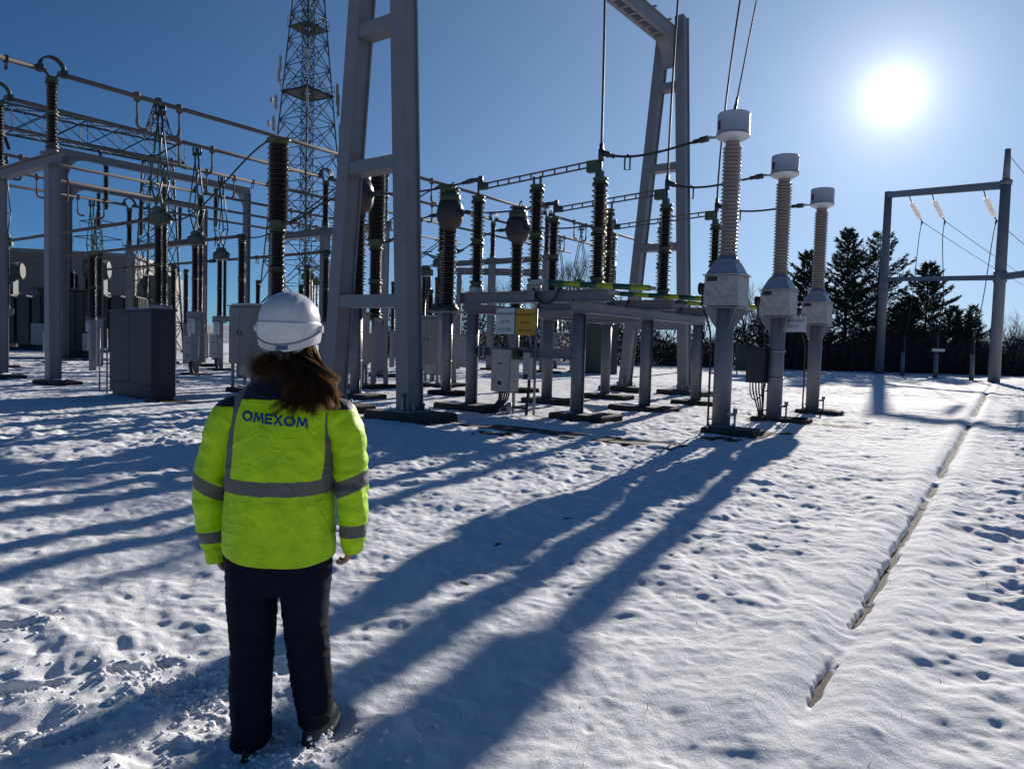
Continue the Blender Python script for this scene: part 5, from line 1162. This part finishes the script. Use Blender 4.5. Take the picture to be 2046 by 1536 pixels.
def make_jacket(root):
    JM = jacket_material(); nr, nc = 330, 420
    th = np.linspace(0, 2*np.pi, nc, endpoint=False); zz = np.linspace(0, 1, nr)
    T, Zq = np.meshgrid(th, zz); lo = .788 + .028*np.abs(np.cos(T))**2.2 - .010*np.cos(T)
    Z = lo + (1.548-lo)*Zq
    x, y = torso_point(T, Z); cx, hw, hd, cy = lerp_tab(TORSO, Z)
    nx, ny = (x-cx)/hw**2, (y-cy)/hd**2; l = np.hypot(nx, ny); nx, ny = nx/l, ny/l
    w = wrinkle(x, y, Z)*np.clip((1.50-Z)/.1, .15, 1)
    w += .007*np.exp(-((Z-1.04)/.03)**2)*-1*.3 + .010*np.clip((Z-.9)/-.15, 0, 1)*np.cos(T*7+1.3)*.35
    X, Y = x+nx*w, y+ny*w
    V = np.stack([X.ravel(), Y.ravel(), Z.ravel()], 1); F = grid_faces(nr, nc)
    # hem folds inwards so that the jacket has thickness
    ring = np.stack([(cx+(X-cx)*.93)[0], (cy+(Y-cy)*.93)[0], Z[0]+.012], 1); o = len(V); V = np.vstack([V, ring])
    j = np.arange(nc); F = np.vstack([F, np.stack([o+j, o+(j+1) % nc, (j+1) % nc, j], 1)])
    me = np_mesh('jacket', V, F, JM, True); fc = V[F].mean(1); fx, fy, fz = fc.T
    cls = np.zeros(len(F)); back = fy < 0
    cls[(np.abs(fz-1.076+.006*np.cos(fx*9)) < .0265)] = 1
    e = .004*np.sin(fz*23)
    lx = -.152 - .018*np.clip((1.30-fz)/.25, -.6, 1) + e; rx = .200 - .018*np.clip((1.30-fz)/.25, -.3, 1) + e
    st = ((np.abs(fx-lx) < .0165+.010*np.clip((fz-1.28)/.1, 0, 1)) | (np.abs(fx-rx) < .015+.008*np.clip((fz-1.28)/.1, 0, 1))) & (fz > 1.065)
    navy = fz > 1.383; cls[navy] = 2; cls[st] = 1; cls[(fz > 1.47)] = 2
    face_mark(me, cls); jk = link('jacket', me, root); jk['label'] = 'fluorescent yellow jacket with navy yoke and grey reflective bands'
    # sleeves
    for sg, path in ((-1, [((-.115, .0, 1.335), .052), ((-.178, .0, 1.325), .076), ((-.213, .002, 1.26), .073), ((-.236, .006, 1.18), .068), ((-.258, .006, 1.10), .066), ((-.270, .006, 1.04), .065), ((-.269, .012, .96), .061), ((-.262, .022, .88), .055), ((-.255, .030, .81), .048), ((-.249, .034, .762), .042)]),
                     (1, [((.145, .0, 1.335), .052), ((.205, .0, 1.325), .076), ((.236, .002, 1.26), .074), ((.250, .006, 1.18), .068), ((.257, .006, 1.10), .064), ((.262, .006, 1.04), .062), ((.264, .012, .96), .059), ((.263, .022, .90), .055), ((.262, .030, .845), .046), ((.268, .034, .812), .039)])):
        n1, n2 = 260, 150; P = np.array([p for p, r in path]); rr = np.array([r for p, r in path])
        u = np.concatenate([[0], np.cumsum(np.linalg.norm(np.diff(P, axis=0), axis=1))]); u /= u[-1]; uu = np.linspace(0, 1, n1)
        def sm(v):  # smooth interpolation
            f = np.interp(uu, u, v); k = np.ones(21)/21; g = np.convolve(np.pad(f, 10, mode='edge'), k, 'valid'); g[:4] = f[:4]; g[-6:] = f[-6:]; return g
        Cn = np.stack([sm(P[:, k]) for k in range(3)], 1); rad = sm(rr)
        Tn = np.gradient(Cn, axis=0); Tn /= np.linalg.norm(Tn, axis=1, keepdims=True)
        A = np.array([0, 1.0, 0]) - Tn*Tn[:, 1:2]; A /= np.linalg.norm(A, axis=1, keepdims=True); B = np.cross(Tn, A)
        ph = np.linspace(0, 2*np.pi, n2, endpoint=False)
        fold = NJ[3](uu[:, None]*17+sg*3, np.sin(ph+uu[:, None]*2.2)[...]*1.1+4)*.011 + NJ[4](uu[:, None]*34+sg*7, np.cos(ph*1.0+1)*1.6+8+0*uu[:, None])*.006
        fold = fold*(.5+1.0*np.exp(-((uu-.63)/.16)**2)+.5*np.exp(-((uu-.93)/.1)**2))[:, None]
        r = rad[:, None]*(1+.05*np.cos(2*ph)[None, :]) + fold
        Pt = Cn[:, None, :] + r[..., None]*(A[:, None, :]*np.cos(ph)[None, :, None]*1.08 + B[:, None, :]*np.sin(ph)[None, :, None])
        Pt[..., 0] += 0; w = wrinkle(Pt[..., 0]*1.3+sg*2, Pt[..., 1], Pt[..., 2], .55); Pt += (Pt-Cn[:, None, :])/rad[:, None, None]*w[..., None]
        V = Pt.reshape(-1, 3); F = grid_faces(n1, n2)
        ring = Cn[-1]+(Pt[-1]-Cn[-1])*.86 + np.array([0, 0, .015]); o = len(V); V = np.vstack([V, ring]); j = np.arange(n2); lr = (n1-1)*n2
        F = np.vstack([F, np.stack([lr+j, lr+(j+1) % n2, o+(j+1) % n2, o+j], 1)])
        me = np_mesh('sleeve', V, F[:, ::-1], JM, True); fc = V[F].mean(1); fx, fy, fz = fc.T; ax = fx*sg
        cls = np.zeros(len(F)); slope = (.035 if sg < 0 else .026)
        c1 = (1.060 if sg < 0 else 1.075) + slope*(ax-.265)/.06; c2 = (.862 if sg < 0 else .900) - (.004 if sg < 0 else .0)*(ax-.26)/.05
        cls[np.abs(fz-c1) < .030] = 1; cls[np.abs(fz-c2) < .0235] = 1
        cls[fz > 1.352] = 2
        face_mark(me, cls); link('sleeve', me, jk)
    # the company name across the shoulders, laid on the cloth
    Hh, wS = .0365, .0080; VV, FF = [], []
    def stroke(pts, w=wS):
        P = [];  n = 10
        for q in range(len(pts)-1):
            a0, a1 = np.array(pts[q], float), np.array(pts[q+1], float); P += [a0+(a1-a0)*k/n for k in range(n)]
        P.append(np.array(pts[-1], float)); P = np.array(P); D = np.gradient(P, axis=0); D /= np.linalg.norm(D, axis=1, keepdims=True); Nn = np.stack([-D[:, 1], D[:, 0]], 1)
        o = len(VV)
        for p_, q_ in zip(P, Nn): VV.append(p_+q_*w/2); VV.append(p_-q_*w/2)
        for k in range(len(P)-1): FF.append((o+2*k, o+2*k+1, o+2*k+3, o+2*k+2))
    x0 = 0.0; g = .0035
    for ch in 'OMEXOM':
        if ch == 'O':
            wd = .044; t_ = np.linspace(0, 2*np.pi, 49); xs = x0+wd/2+(wd/2-wS/2)*np.cos(t_); zs = Hh/2+(Hh/2-wS/2)*np.sin(t_); o = len(VV)
            for c_, s_, k in zip(xs, zs, t_):
                nn = np.array([np.cos(k)*.8, np.sin(k)]); nn /= np.linalg.norm(nn); wk = wS*(1.15 if abs(np.cos(k)) > .6 else .95); VV.append(np.array([c_, s_])+nn*wk/2); VV.append(np.array([c_, s_])-nn*wk/2)
            for k in range(48): FF.append((o+2*k, o+2*k+1, o+2*k+3, o+2*k+2))
        elif ch == 'M':
            wd = .044; e = wS/2
            for q in ([(x0+e, 0), (x0+e+.005, Hh)], [(x0+e+.006, Hh-.001), (x0+wd/2, .006)], [(x0+wd/2, .006), (x0+wd-e-.006, Hh-.001)], [(x0+wd-e-.005, Hh), (x0+wd-e, 0)]): stroke(q, wS*.92)
        elif ch == 'E':
            wd = .030; e = wS/2
            for q in ([(x0+e, 0), (x0+e, Hh)], [(x0+wS, e), (x0+wd, e)], [(x0+wS, Hh/2), (x0+wd*.92, Hh/2)], [(x0+wS, Hh-e), (x0+wd, Hh-e)]): stroke(q)
        else:
            wd = .037
            stroke([(x0+.003, 0), (x0+wd-.004, Hh)]); stroke([(x0+.003, Hh), (x0+wd-.004, 0)])
        x0 += wd+g
    co = np.array(VV); co[:, 0] = (co[:, 0]-x0/2)*(.240/x0)
    ang = R(-5.0); lx, lz = co.T; X = .012+lx*math.cos(ang); Zt = 1.298+lx*math.sin(ang)+lz
    cx, hw, hd, cy = lerp_tab(TORSO, Zt); q = np.clip(np.abs((X-cx)/hw), 0, .99); e = .80
    s = np.sqrt(np.clip(1-q**(2/e), 0, 1)); Yb = cy - hd*s**e - wrinkle(X, cy-hd*s**e, Zt) - .0022
    tm = np_mesh('lettering', np.stack([X, Yb, Zt], 1), np.array(FF), mat('blue_print', (.006, .055, .20), .5))
    sd = link('lettering', tm, jk); md = sd.modifiers.new('solid', 'SOLIDIFY'); md.thickness = .0012; md.offset = 0
def make_trousers(root):
    """two wide trouser legs blended into the seat by voxel remeshing"""
    b = MB()
    def loft(rings, n=40):
        P = []
        for (x, y, z, rx, ry) in rings: P += [(x+rx*math.cos(2*math.pi*k/n), y+ry*math.sin(2*math.pi*k/n), z) for k in range(n)]
        m = len(rings); F = [(i*n+k, i*n+(k+1) % n, (i+1)*n+(k+1) % n, (i+1)*n+k) for i in range(m-1) for k in range(n)]
        F += [tuple(reversed(range(n))), tuple((m-1)*n+k for k in range(n))]; b.add(P, F)
    loft([(-.093, -.035, .098, .071, .086), (-.092, -.033, .14, .072, .085), (-.094, -.03, .20, .073, .084), (-.096, -.025, .32, .077, .086), (-.097, -.015, .42, .078, .088), (-.101, -.005, .54, .085, .097), (-.104, .0, .64, .091, .110), (-.100, .0, .74, .096, .12), (-.09, .0, .86, .10, .12)])
    loft([(.124, .06, .135, .062, .085), (.123, .058, .16, .062, .082), (.119, .05, .22, .070, .084), (.113, .035, .31, .078, .086), (.106, .01, .42, .077, .088), (.100, .0, .54, .081, .097), (.094, .0, .64, .087, .110), (.095, .0, .74, .094, .12), (.09, .0, .86, .10, .12)])
    loft([(-.005, .0, .668, .10, .10), (-.008, .0, .72, .188, .122), (-.008, .0, .80, .198, .128), (-.008, .0, .92, .185, .125)])
    me = b.mesh('trousers_rough', M['bark']); ob = link('trousers_rough', me)
    md = ob.modifiers.new('r', 'REMESH'); md.mode = 'VOXEL'; md.voxel_size = .007; sm = ob.modifiers.new('s', 'SMOOTH'); sm.iterations = 8; sm.factor = .5
    e = evalmesh(ob, 'trousers'); bpy.data.objects.remove(ob)
    n = len(e.vertices); co = np.empty(n*3, np.float32); e.vertices.foreach_get('co', co); co = co.reshape(-1, 3).astype(float); no = np.empty(n*3, np.float32); e.vertices.foreach_get('normal', no); no = no.reshape(-1, 3)
    w = wrinkle(co[:, 0]*.6+3, co[:, 1]*.6, co[:, 2]*1.25, 1.1) + .010*NJ[5](co[:, 0]*5+2, co[:, 2]*24)*np.exp(-((co[:, 2]-.14)/.10)**2) + .008*NJ[6](co[:, 0]*6, co[:, 2]*22)*np.exp(-((co[:, 2]-.44)/.09)**2)
    co += no*w[:, None]; e.vertices.foreach_set('co', co.astype(np.float32).ravel()); e.update()
    e.materials.clear(); e.materials.append(mat('navy_work_cloth', (.0052, .0078, .019), .8, 0, .35, 9, .3, 220, spec=.15)); e.polygons.foreach_set('use_smooth', np.ones(len(e.polygons), bool))
    link('trousers', e, root)
def make_shoes(root):
    for x, y, an in ((-.095, -.028, .10), (.122, .070, -.14)):
        b = MB(); n = 28; P = []; rings = [(0.0, 1.0, 1.0), (.028, 1.02, 1.02), (.030, .96, .97), (.060, .93, .95), (.085, .80, .80), (.105, .62, .58), (.135, .56, .46), (.165, .56, .44)]
        for z, sx, sy in rings:
            for k in range(n):
                a = 2*math.pi*k/n; px_ = .050*sx*math.cos(a)*(1.0+.10*math.sin(a)); py_ = .150*sy*math.sin(a)*1.0
                sh = .055*(1-sy)*-1.0*1.0
                P.append((px_, py_+.05+sh, z))
        m = len(rings); F = [(i*n+k, i*n+(k+1) % n, (i+1)*n+(k+1) % n, (i+1)*n+k) for i in range(m-1) for k in range(n)] + [tuple(reversed(range(n))), tuple((m-1)*n+k for k in range(n))]
        b.add(P, F, 0, True); s = b.obj('shoe', mat('black_boot_leather', (.012, .011, .010), .5, 0, .3, 20), root); s.location = (x, y, .052); s.rotation_euler = (0, 0, an)
        rs = np.random.RandomState(int(abs(x)*1000)); k = MB()   # snow sticking to the heel
        for q in range(110):
            a = rs.uniform(math.pi*1.02, math.pi*1.98); z = rs.uniform(.004, .06)*rs.uniform(.3, 1); r = rs.uniform(.004, .0125)
            c = Vector((.050*math.cos(a)*1.0, .14*math.sin(a)*.97+.05, z)); k.lathe([(r*.1, z-r*.8), (r*.9, z-r*.4), (r, z), (r*.75, z+r*.55), (r*.1, z+r*.8)], 6, (c.x, c.y))
        k.obj('clinging_snow', M['snowcap'], s)
def make_body(root_name='person'):
    """one continuous skinned figure: legs, trunk, head, arms and hands"""
    J, E, Rd = [], [], []
    def v(p, r, par=None):
        J.append(p); Rd.append(r if isinstance(r, tuple) else (r, r))
        if par is not None: E.append((par, len(J)-1))
        return len(J)-1
    pel = v((0, 0, .88), (.13, .10)); sp = v((0, .0, 1.05), (.12, .09), pel); ch = v((.008, .0, 1.25), (.135, .10), sp); nk0 = v((.014, .012, 1.43), (.06, .06), ch); nk = v((.015, .025, 1.52), .052, nk0); 
    h0 = v((.015, .035, 1.60), (.066, .078), nk); h1 = v((.015, .04, 1.67), (.074, .088), h0); h2 = v((.015, .035, 1.725), (.060, .07), h1)
    jaw = v((.015, .095, 1.575), .028, h0); nose = v((.015, .135, 1.635), .012, h1); 
    for sg in (-1, 1): v((.015+sg*.082, .03, 1.63), (.014, .012), h1)
    for sg, kn, an in ((-1, (-.098, -.012, .46), (-.094, -.03, .13)), (1, (.104, .012, .46), (.122, .06, .14))):
        hp = v((sg*.09, 0, .80), .085, pel); k = v(kn, .056, hp); a = v(an, .042, k); v((an[0], an[1]+.11, .095), (.036, .028), a)
    for sg, el, wr in ((-1, (-.262, .004, 1.06), (-.244, .036, .855)), (1, (.262, .004, 1.08), (.260, .036, .895))):
        sh = v((.012+sg*.165, .0, 1.375), .055, ch); e = v(el, .042, sh); w = v(wr, (.028, .023), e)
        hd = Vector((-sg*.10, .02, -1)).normalized(); s = Vector((0, 1, 0)); pm = Vector(wr)+hd*.045; p = v(tuple(pm), (.014, .036), w); pe = pm+hd*.035; p2 = v(tuple(pe), (.012, .034), p)
        inn = Vector((-sg*1.0, 0, 0))
        for i, (off, ln) in enumerate(((-.030, .056), (-.010, .068), (.010, .074), (.029, .066))):
            b0 = pe+s*off+hd*.008; a1 = b0+hd*ln*.45+inn*.008; a2 = a1+hd*ln*.22+inn*ln*.34; a3 = a2-hd*ln*.18+inn*ln*.22
            q = v(tuple(b0), .0098, p2); q = v(tuple(a1), .0092, q); q = v(tuple(a2), .0085, q); v(tuple(a3), .0078, q)
        tb = pm+s*.032-hd*.01; q = v(tuple(tb), .0115, p); q = v(tuple(tb+s*.020+hd*.030+inn*.012), .0105, q); v(tuple(tb+s*.018+hd*.058+inn*.024), .009, q)
    me = bpy.data.meshes.new('person'); me.from_pydata(J, E, []); ob = bpy.data.objects.new('person_rough', me); COL.objects.link(ob)
    sk = ob.modifiers.new('skin', 'SKIN'); ob.modifiers.new('sub', 'SUBSURF').levels = 2
    for i, d in enumerate(me.skin_vertices[0].data): d.radius = Rd[i]; d.use_root = (i == 0)
    e = evalmesh(ob, 'person'); bpy.data.objects.remove(ob); e.materials.clear(); e.materials.append(mat('skin', (.42, .21, .14), .5, 0, .1, 30)); e.polygons.foreach_set('use_smooth', np.ones(len(e.polygons), bool))
    o = link('person', e); o.location = (PX, PY, -.059); o.scale = (1.037,)*3; return tag(o, 'person in a fluorescent yellow jacket, white helmet and navy trousers, seen from behind', 'person')
def make_helmet(root):
    cx, cy = .015, .03; nr, nc = 150, 220
    WH = mat('white_helmet_shell', (.60, .605, .62), .28, 0, .10, 26, .04, 70, coat=.2)
    def surf(ph, z):
        """helmet surface at angle ph (-pi/2 is the back) and height z"""
        zb = 1.660; zt = 1.776
        q = np.clip((z-zb)/(zt-zb), 0, 1); dome = np.sqrt(np.clip(1-q**2.25, 0, 1)); low = np.clip((zb-z)/.11, 0, 1.1)
        rx = np.where(z > zb, .1085*dome, .1145-.016*low**2.2); ry = np.where(z > zb, .135*dome, .146-.020*low**2.2)
        x, y = rx*np.cos(ph), ry*np.sin(ph)
        rib = np.where(z > zb, .0035*(np.exp(-((np.abs(x)-.033)/.007)**2)*-.9 + np.exp(-((np.abs(x)-.062)/.010)**2)*-.8)*np.clip(q*4, 0, 1)*np.clip((1-q)*4, 0, 1), 0)
        sc = 1+rib/np.maximum(np.hypot(x, y), .02)
        return cx+x*sc, cy+y*sc
    ph = np.linspace(0, 2*np.pi, nc, endpoint=False)
    zbot = 1.588 - .034*np.clip(-np.sin(ph), 0, 1)**1.5 + .02*np.clip(np.sin(ph), 0, 1)
    u = np.linspace(0, 1, nr); q = np.concatenate([u[:80]/u[79]*.5, .5+ (1-np.cos((u[80:]-u[79])/(1-u[79])*np.pi/2))*0 + np.sin((u[80:]-u[79])/(1-u[79])*np.pi/2)*.5])
    lower = q <= .5; Z = np.where(lower[:, None], zbot[None, :]+(1.6595-zbot[None, :])*(q[:, None]/.5), 1.6605+(1.7758-1.6605)*(q[:, None]-.5)/.5)
    # the wide rear band is lower at its middle: its upper edge dips
    X, Y = surf(ph[None, :]+0*Z, Z); V = np.stack([X.ravel(), Y.ravel(), Z.ravel()], 1); F = grid_faces(nr, nc)
    inner = np.stack([cx+(X[0]-cx)*.95, cy+(Y[0]-cy)*.95, Z[0]+.004], 1); o = len(V); V = np.vstack([V, inner]); j = np.arange(nc); F = np.vstack([F, np.stack([o+j, o+(j+1) % nc, (j+1) % nc, j], 1)])
    h = link('helmet', np_mesh('helmet', V, F, WH, True), root); h['label'] = 'white safety helmet with a blue label on its rear rim'
    b = MB(); pts = []
    for k in range(41):
        a = -math.pi+math.pi*k/40; s = math.sin(-a); z = 1.642 - .062*s**.9 if s > 0 else 1.640
        x, y = surf(np.array(a), np.array(z)); pts.append((cx+(float(x)-cx)*1.006, cy+(float(y)-cy)*1.006, z))
    b.tube(pts, .0036, 6); b.obj('grey_trim', mat('grey_rubber_trim', (.20, .21, .23), .5), h)
    b = MB()   # blue label following the rear rim
    cols = 12; rows = [1.5775, 1.5625]
    P = []
    for z in rows:
        for k in range(cols+1):
            a = -math.pi/2 - .02 + (k/cols-.5)*.44 + .12; x, y = surf(np.array(a), np.array(z)); P.append((cx+(float(x)-cx)*1.010, cy+(float(y)-cy)*1.010, z))
    b.add(P, [(k, cols+1+k, cols+2+k, k+1) for k in range(cols)], 0); lb = b.obj('blue_label', mat('blue_label', (.008, .045, .22), .35), h)
    b = MB(); P = []
    for (a0, a1, z0, z1) in ((-.20, -.175, 1.5755, 1.5645), (-.168, -.15, 1.5750, 1.5705), (-.168, -.145, 1.5690, 1.5650), (-.06, .19, 1.5665, 1.5645)):
        for a, z in ((a0, z0), (a1, z0), (a1, z1), (a0, z1)):
            aa = -math.pi/2+.10+a; x, y = surf(np.array(aa), np.array(z)); P.append((cx+(float(x)-cx)*1.0135, cy+(float(y)-cy)*1.0135, z))
    for k in range(4): b.add(P[k*4:k*4+4], [(0, 3, 2, 1)], 0)
    b.obj('white_mark', M['white'], lb)
    b = MB(); b.tube(bez([(cx-.070, cy-.085, 1.575), (cx-.05, cy-.110, 1.532), (cx+.05, cy-.110, 1.532), (cx+.070, cy-.085, 1.575)]), .009, 8); b.obj('nape_strap', mat('pale_strap', (.30, .30, .31), .5), h)
    b = MB(); b.tube([(cx, cy-.112, 1.541), (cx, cy-.138, 1.541)], .019, 16); b.bbox((cx, cy-.114, 1.541), (.075, .018, .030), .004); b.obj('ratchet_knob', M['slot'], h)
    for sg in (-1, 1):
        b = MB(); b.tube([(cx+sg*.112, cy-.01, 1.640), (cx+sg*.126, cy-.01, 1.640)], .014, 12); b.obj('visor_pivot', WH, h)
def make_hair(root):
    rs = np.random.RandomState(12); ns = 9000; m = 15; cx, cy = .015, .03
    a = rs.uniform(-np.pi*1.06, np.pi*.06, ns); rx = .086*rs.uniform(.84, 1.0, ns); ry = .100*rs.uniform(.84, 1.0, ns)
    p0 = np.stack([cx+rx*np.cos(a), cy+ry*np.sin(a), 1.582+rs.uniform(-.02, .02, ns)], 1)
    side = np.cos(a)                                  # -1 left, +1 right
    right = np.clip(side*1.1+.25+rs.normal(0, .3, ns), 0, 1)
    p1 = p0 + np.stack([+.006*(side < 0)+.035*right, -.012+0*side, -.055-.02*rs.rand(ns)], 1)
    tx = np.where(right > .25, .035+.21*rs.beta(2.0, 1.5, ns), rs.normal(-.035, .022, ns)); tx = np.clip(tx, -.068, .240)
    tz = np.where(right > .25, 1.335+.11*rs.rand(ns)**1.3+.20*np.maximum(tx-.14, 0), 1.492+rs.normal(0, .024, ns))
    ty = -.090 - .040*np.clip(1-(np.abs(tx-.03)/.22)**2, 0, 1) - rs.uniform(0, .028, ns)*np.where(tx > .17, .3, 1)
    p3 = np.stack([tx, ty, tz], 1); p2 = p3*.58+p1*.42 + np.stack([.030*right, -.012-.02*rs.rand(ns), .012*np.ones(ns)], 1)
    curl = (rs.rand(ns) < .12) & (right > .25); p3[curl] += np.stack([rs.uniform(-.10, -.01, curl.sum()), rs.uniform(-.012, .006, curl.sum()), rs.uniform(-.06, -.005, curl.sum())], 1)
    stray = rs.rand(ns) < .03; p3[stray] += rs.normal(0, .03, (stray.sum(), 3))
    nl = 190; lead = rs.randint(0, ns, nl); d2 = ((p0[:, None]-p0[lead][None])**2).sum(2) + (right[:, None]-right[lead][None])**2*.004; cl = lead[d2.argmin(1)]
    jt = rs.normal(0, 1, (ns, 3)); loose = np.where(rs.rand(ns) < .16, .75, .0)[:, None]
    p1 = p1*loose + (1-loose)*(p1[cl]+(p0-p0[cl])*.75+jt*.002); p2 = p2*loose + (1-loose)*(p2[cl]+(p0-p0[cl])*.35+jt*.004); p3 = p3*loose + (1-loose)*(p3[cl]+jt*.0055)
    keep = (side > -.25) | (rs.rand(ns) < .22); p0, p1, p2, p3 = p0[keep], p1[keep], p2[keep], p3[keep]; ns = len(p0)
    t = np.linspace(0, 1, m)[None, :, None]
    C = (1-t)**3*p0[:, None]+3*(1-t)**2*t*p1[:, None]+3*(1-t)*t*t*p2[:, None]+t**3*p3[:, None]
    clk = cl[keep]; fr = (5+5*((clk*.6180339) % 1))[:, None]; ph = (6.28*((clk*.7548777) % 1))[:, None] + rs.normal(0, .15, ns)[:, None]; am = ((.003+.010*((clk*.5698403) % 1))[:, None])*t[..., 0]
    C[..., 0] += am*np.sin(fr*t[..., 0]+ph); C[..., 1] += am*np.cos(fr*.8*t[..., 0]+ph); C[..., 2] += am*.5*np.sin(fr*1.3*t[..., 0]+ph)
    Tn = np.gradient(C, axis=1); Tn /= np.linalg.norm(Tn, axis=2, keepdims=True); S = np.cross(Tn, rs.normal(0, 1, (ns, 1, 3))); S /= np.maximum(np.linalg.norm(S, axis=2, keepdims=True), 1e-6)
    w = (.0007+.0006*rs.rand(ns))[:, None, None]*(1-.75*t**2)
    V = np.stack([C-S*w, C+S*w], 2).reshape(-1, 3)
    i = np.arange(ns)[:, None]*m*2; j = np.arange(m-1)[None, :]*2; F = np.stack([i+j, i+j+1, i+j+3, i+j+2], -1).reshape(-1, 4)
    hm = bpy.data.materials.new('brown_hair'); hm.use_nodes = True; nt = hm.node_tree; N, L = nt.nodes, nt.links; b = N['Principled BSDF']; b.inputs['Base Color'].default_value = (.024, .013, .007, 1); b.inputs['Roughness'].default_value = .55; b.inputs['Specular IOR Level'].default_value = .25
    tr = N.new('ShaderNodeBsdfTranslucent'); tr.inputs[0].default_value = (.45, .23, .08, 1); mx = N.new('ShaderNodeMixShader'); mx.inputs[0].default_value = .26; L.new(b.outputs[0], mx.inputs[1]); L.new(tr.outputs[0], mx.inputs[2]); L.new(mx.outputs[0], N['Material Output'].inputs[0])
    link('hair', np_mesh('hair', V, F, hm, True), root)
def make_person():
    p = make_body(); make_jacket(p); make_trousers(p); make_shoes(p); make_helmet(p); make_hair(p)
make_person()
make_grass()
make_crumbs()
make_ground()
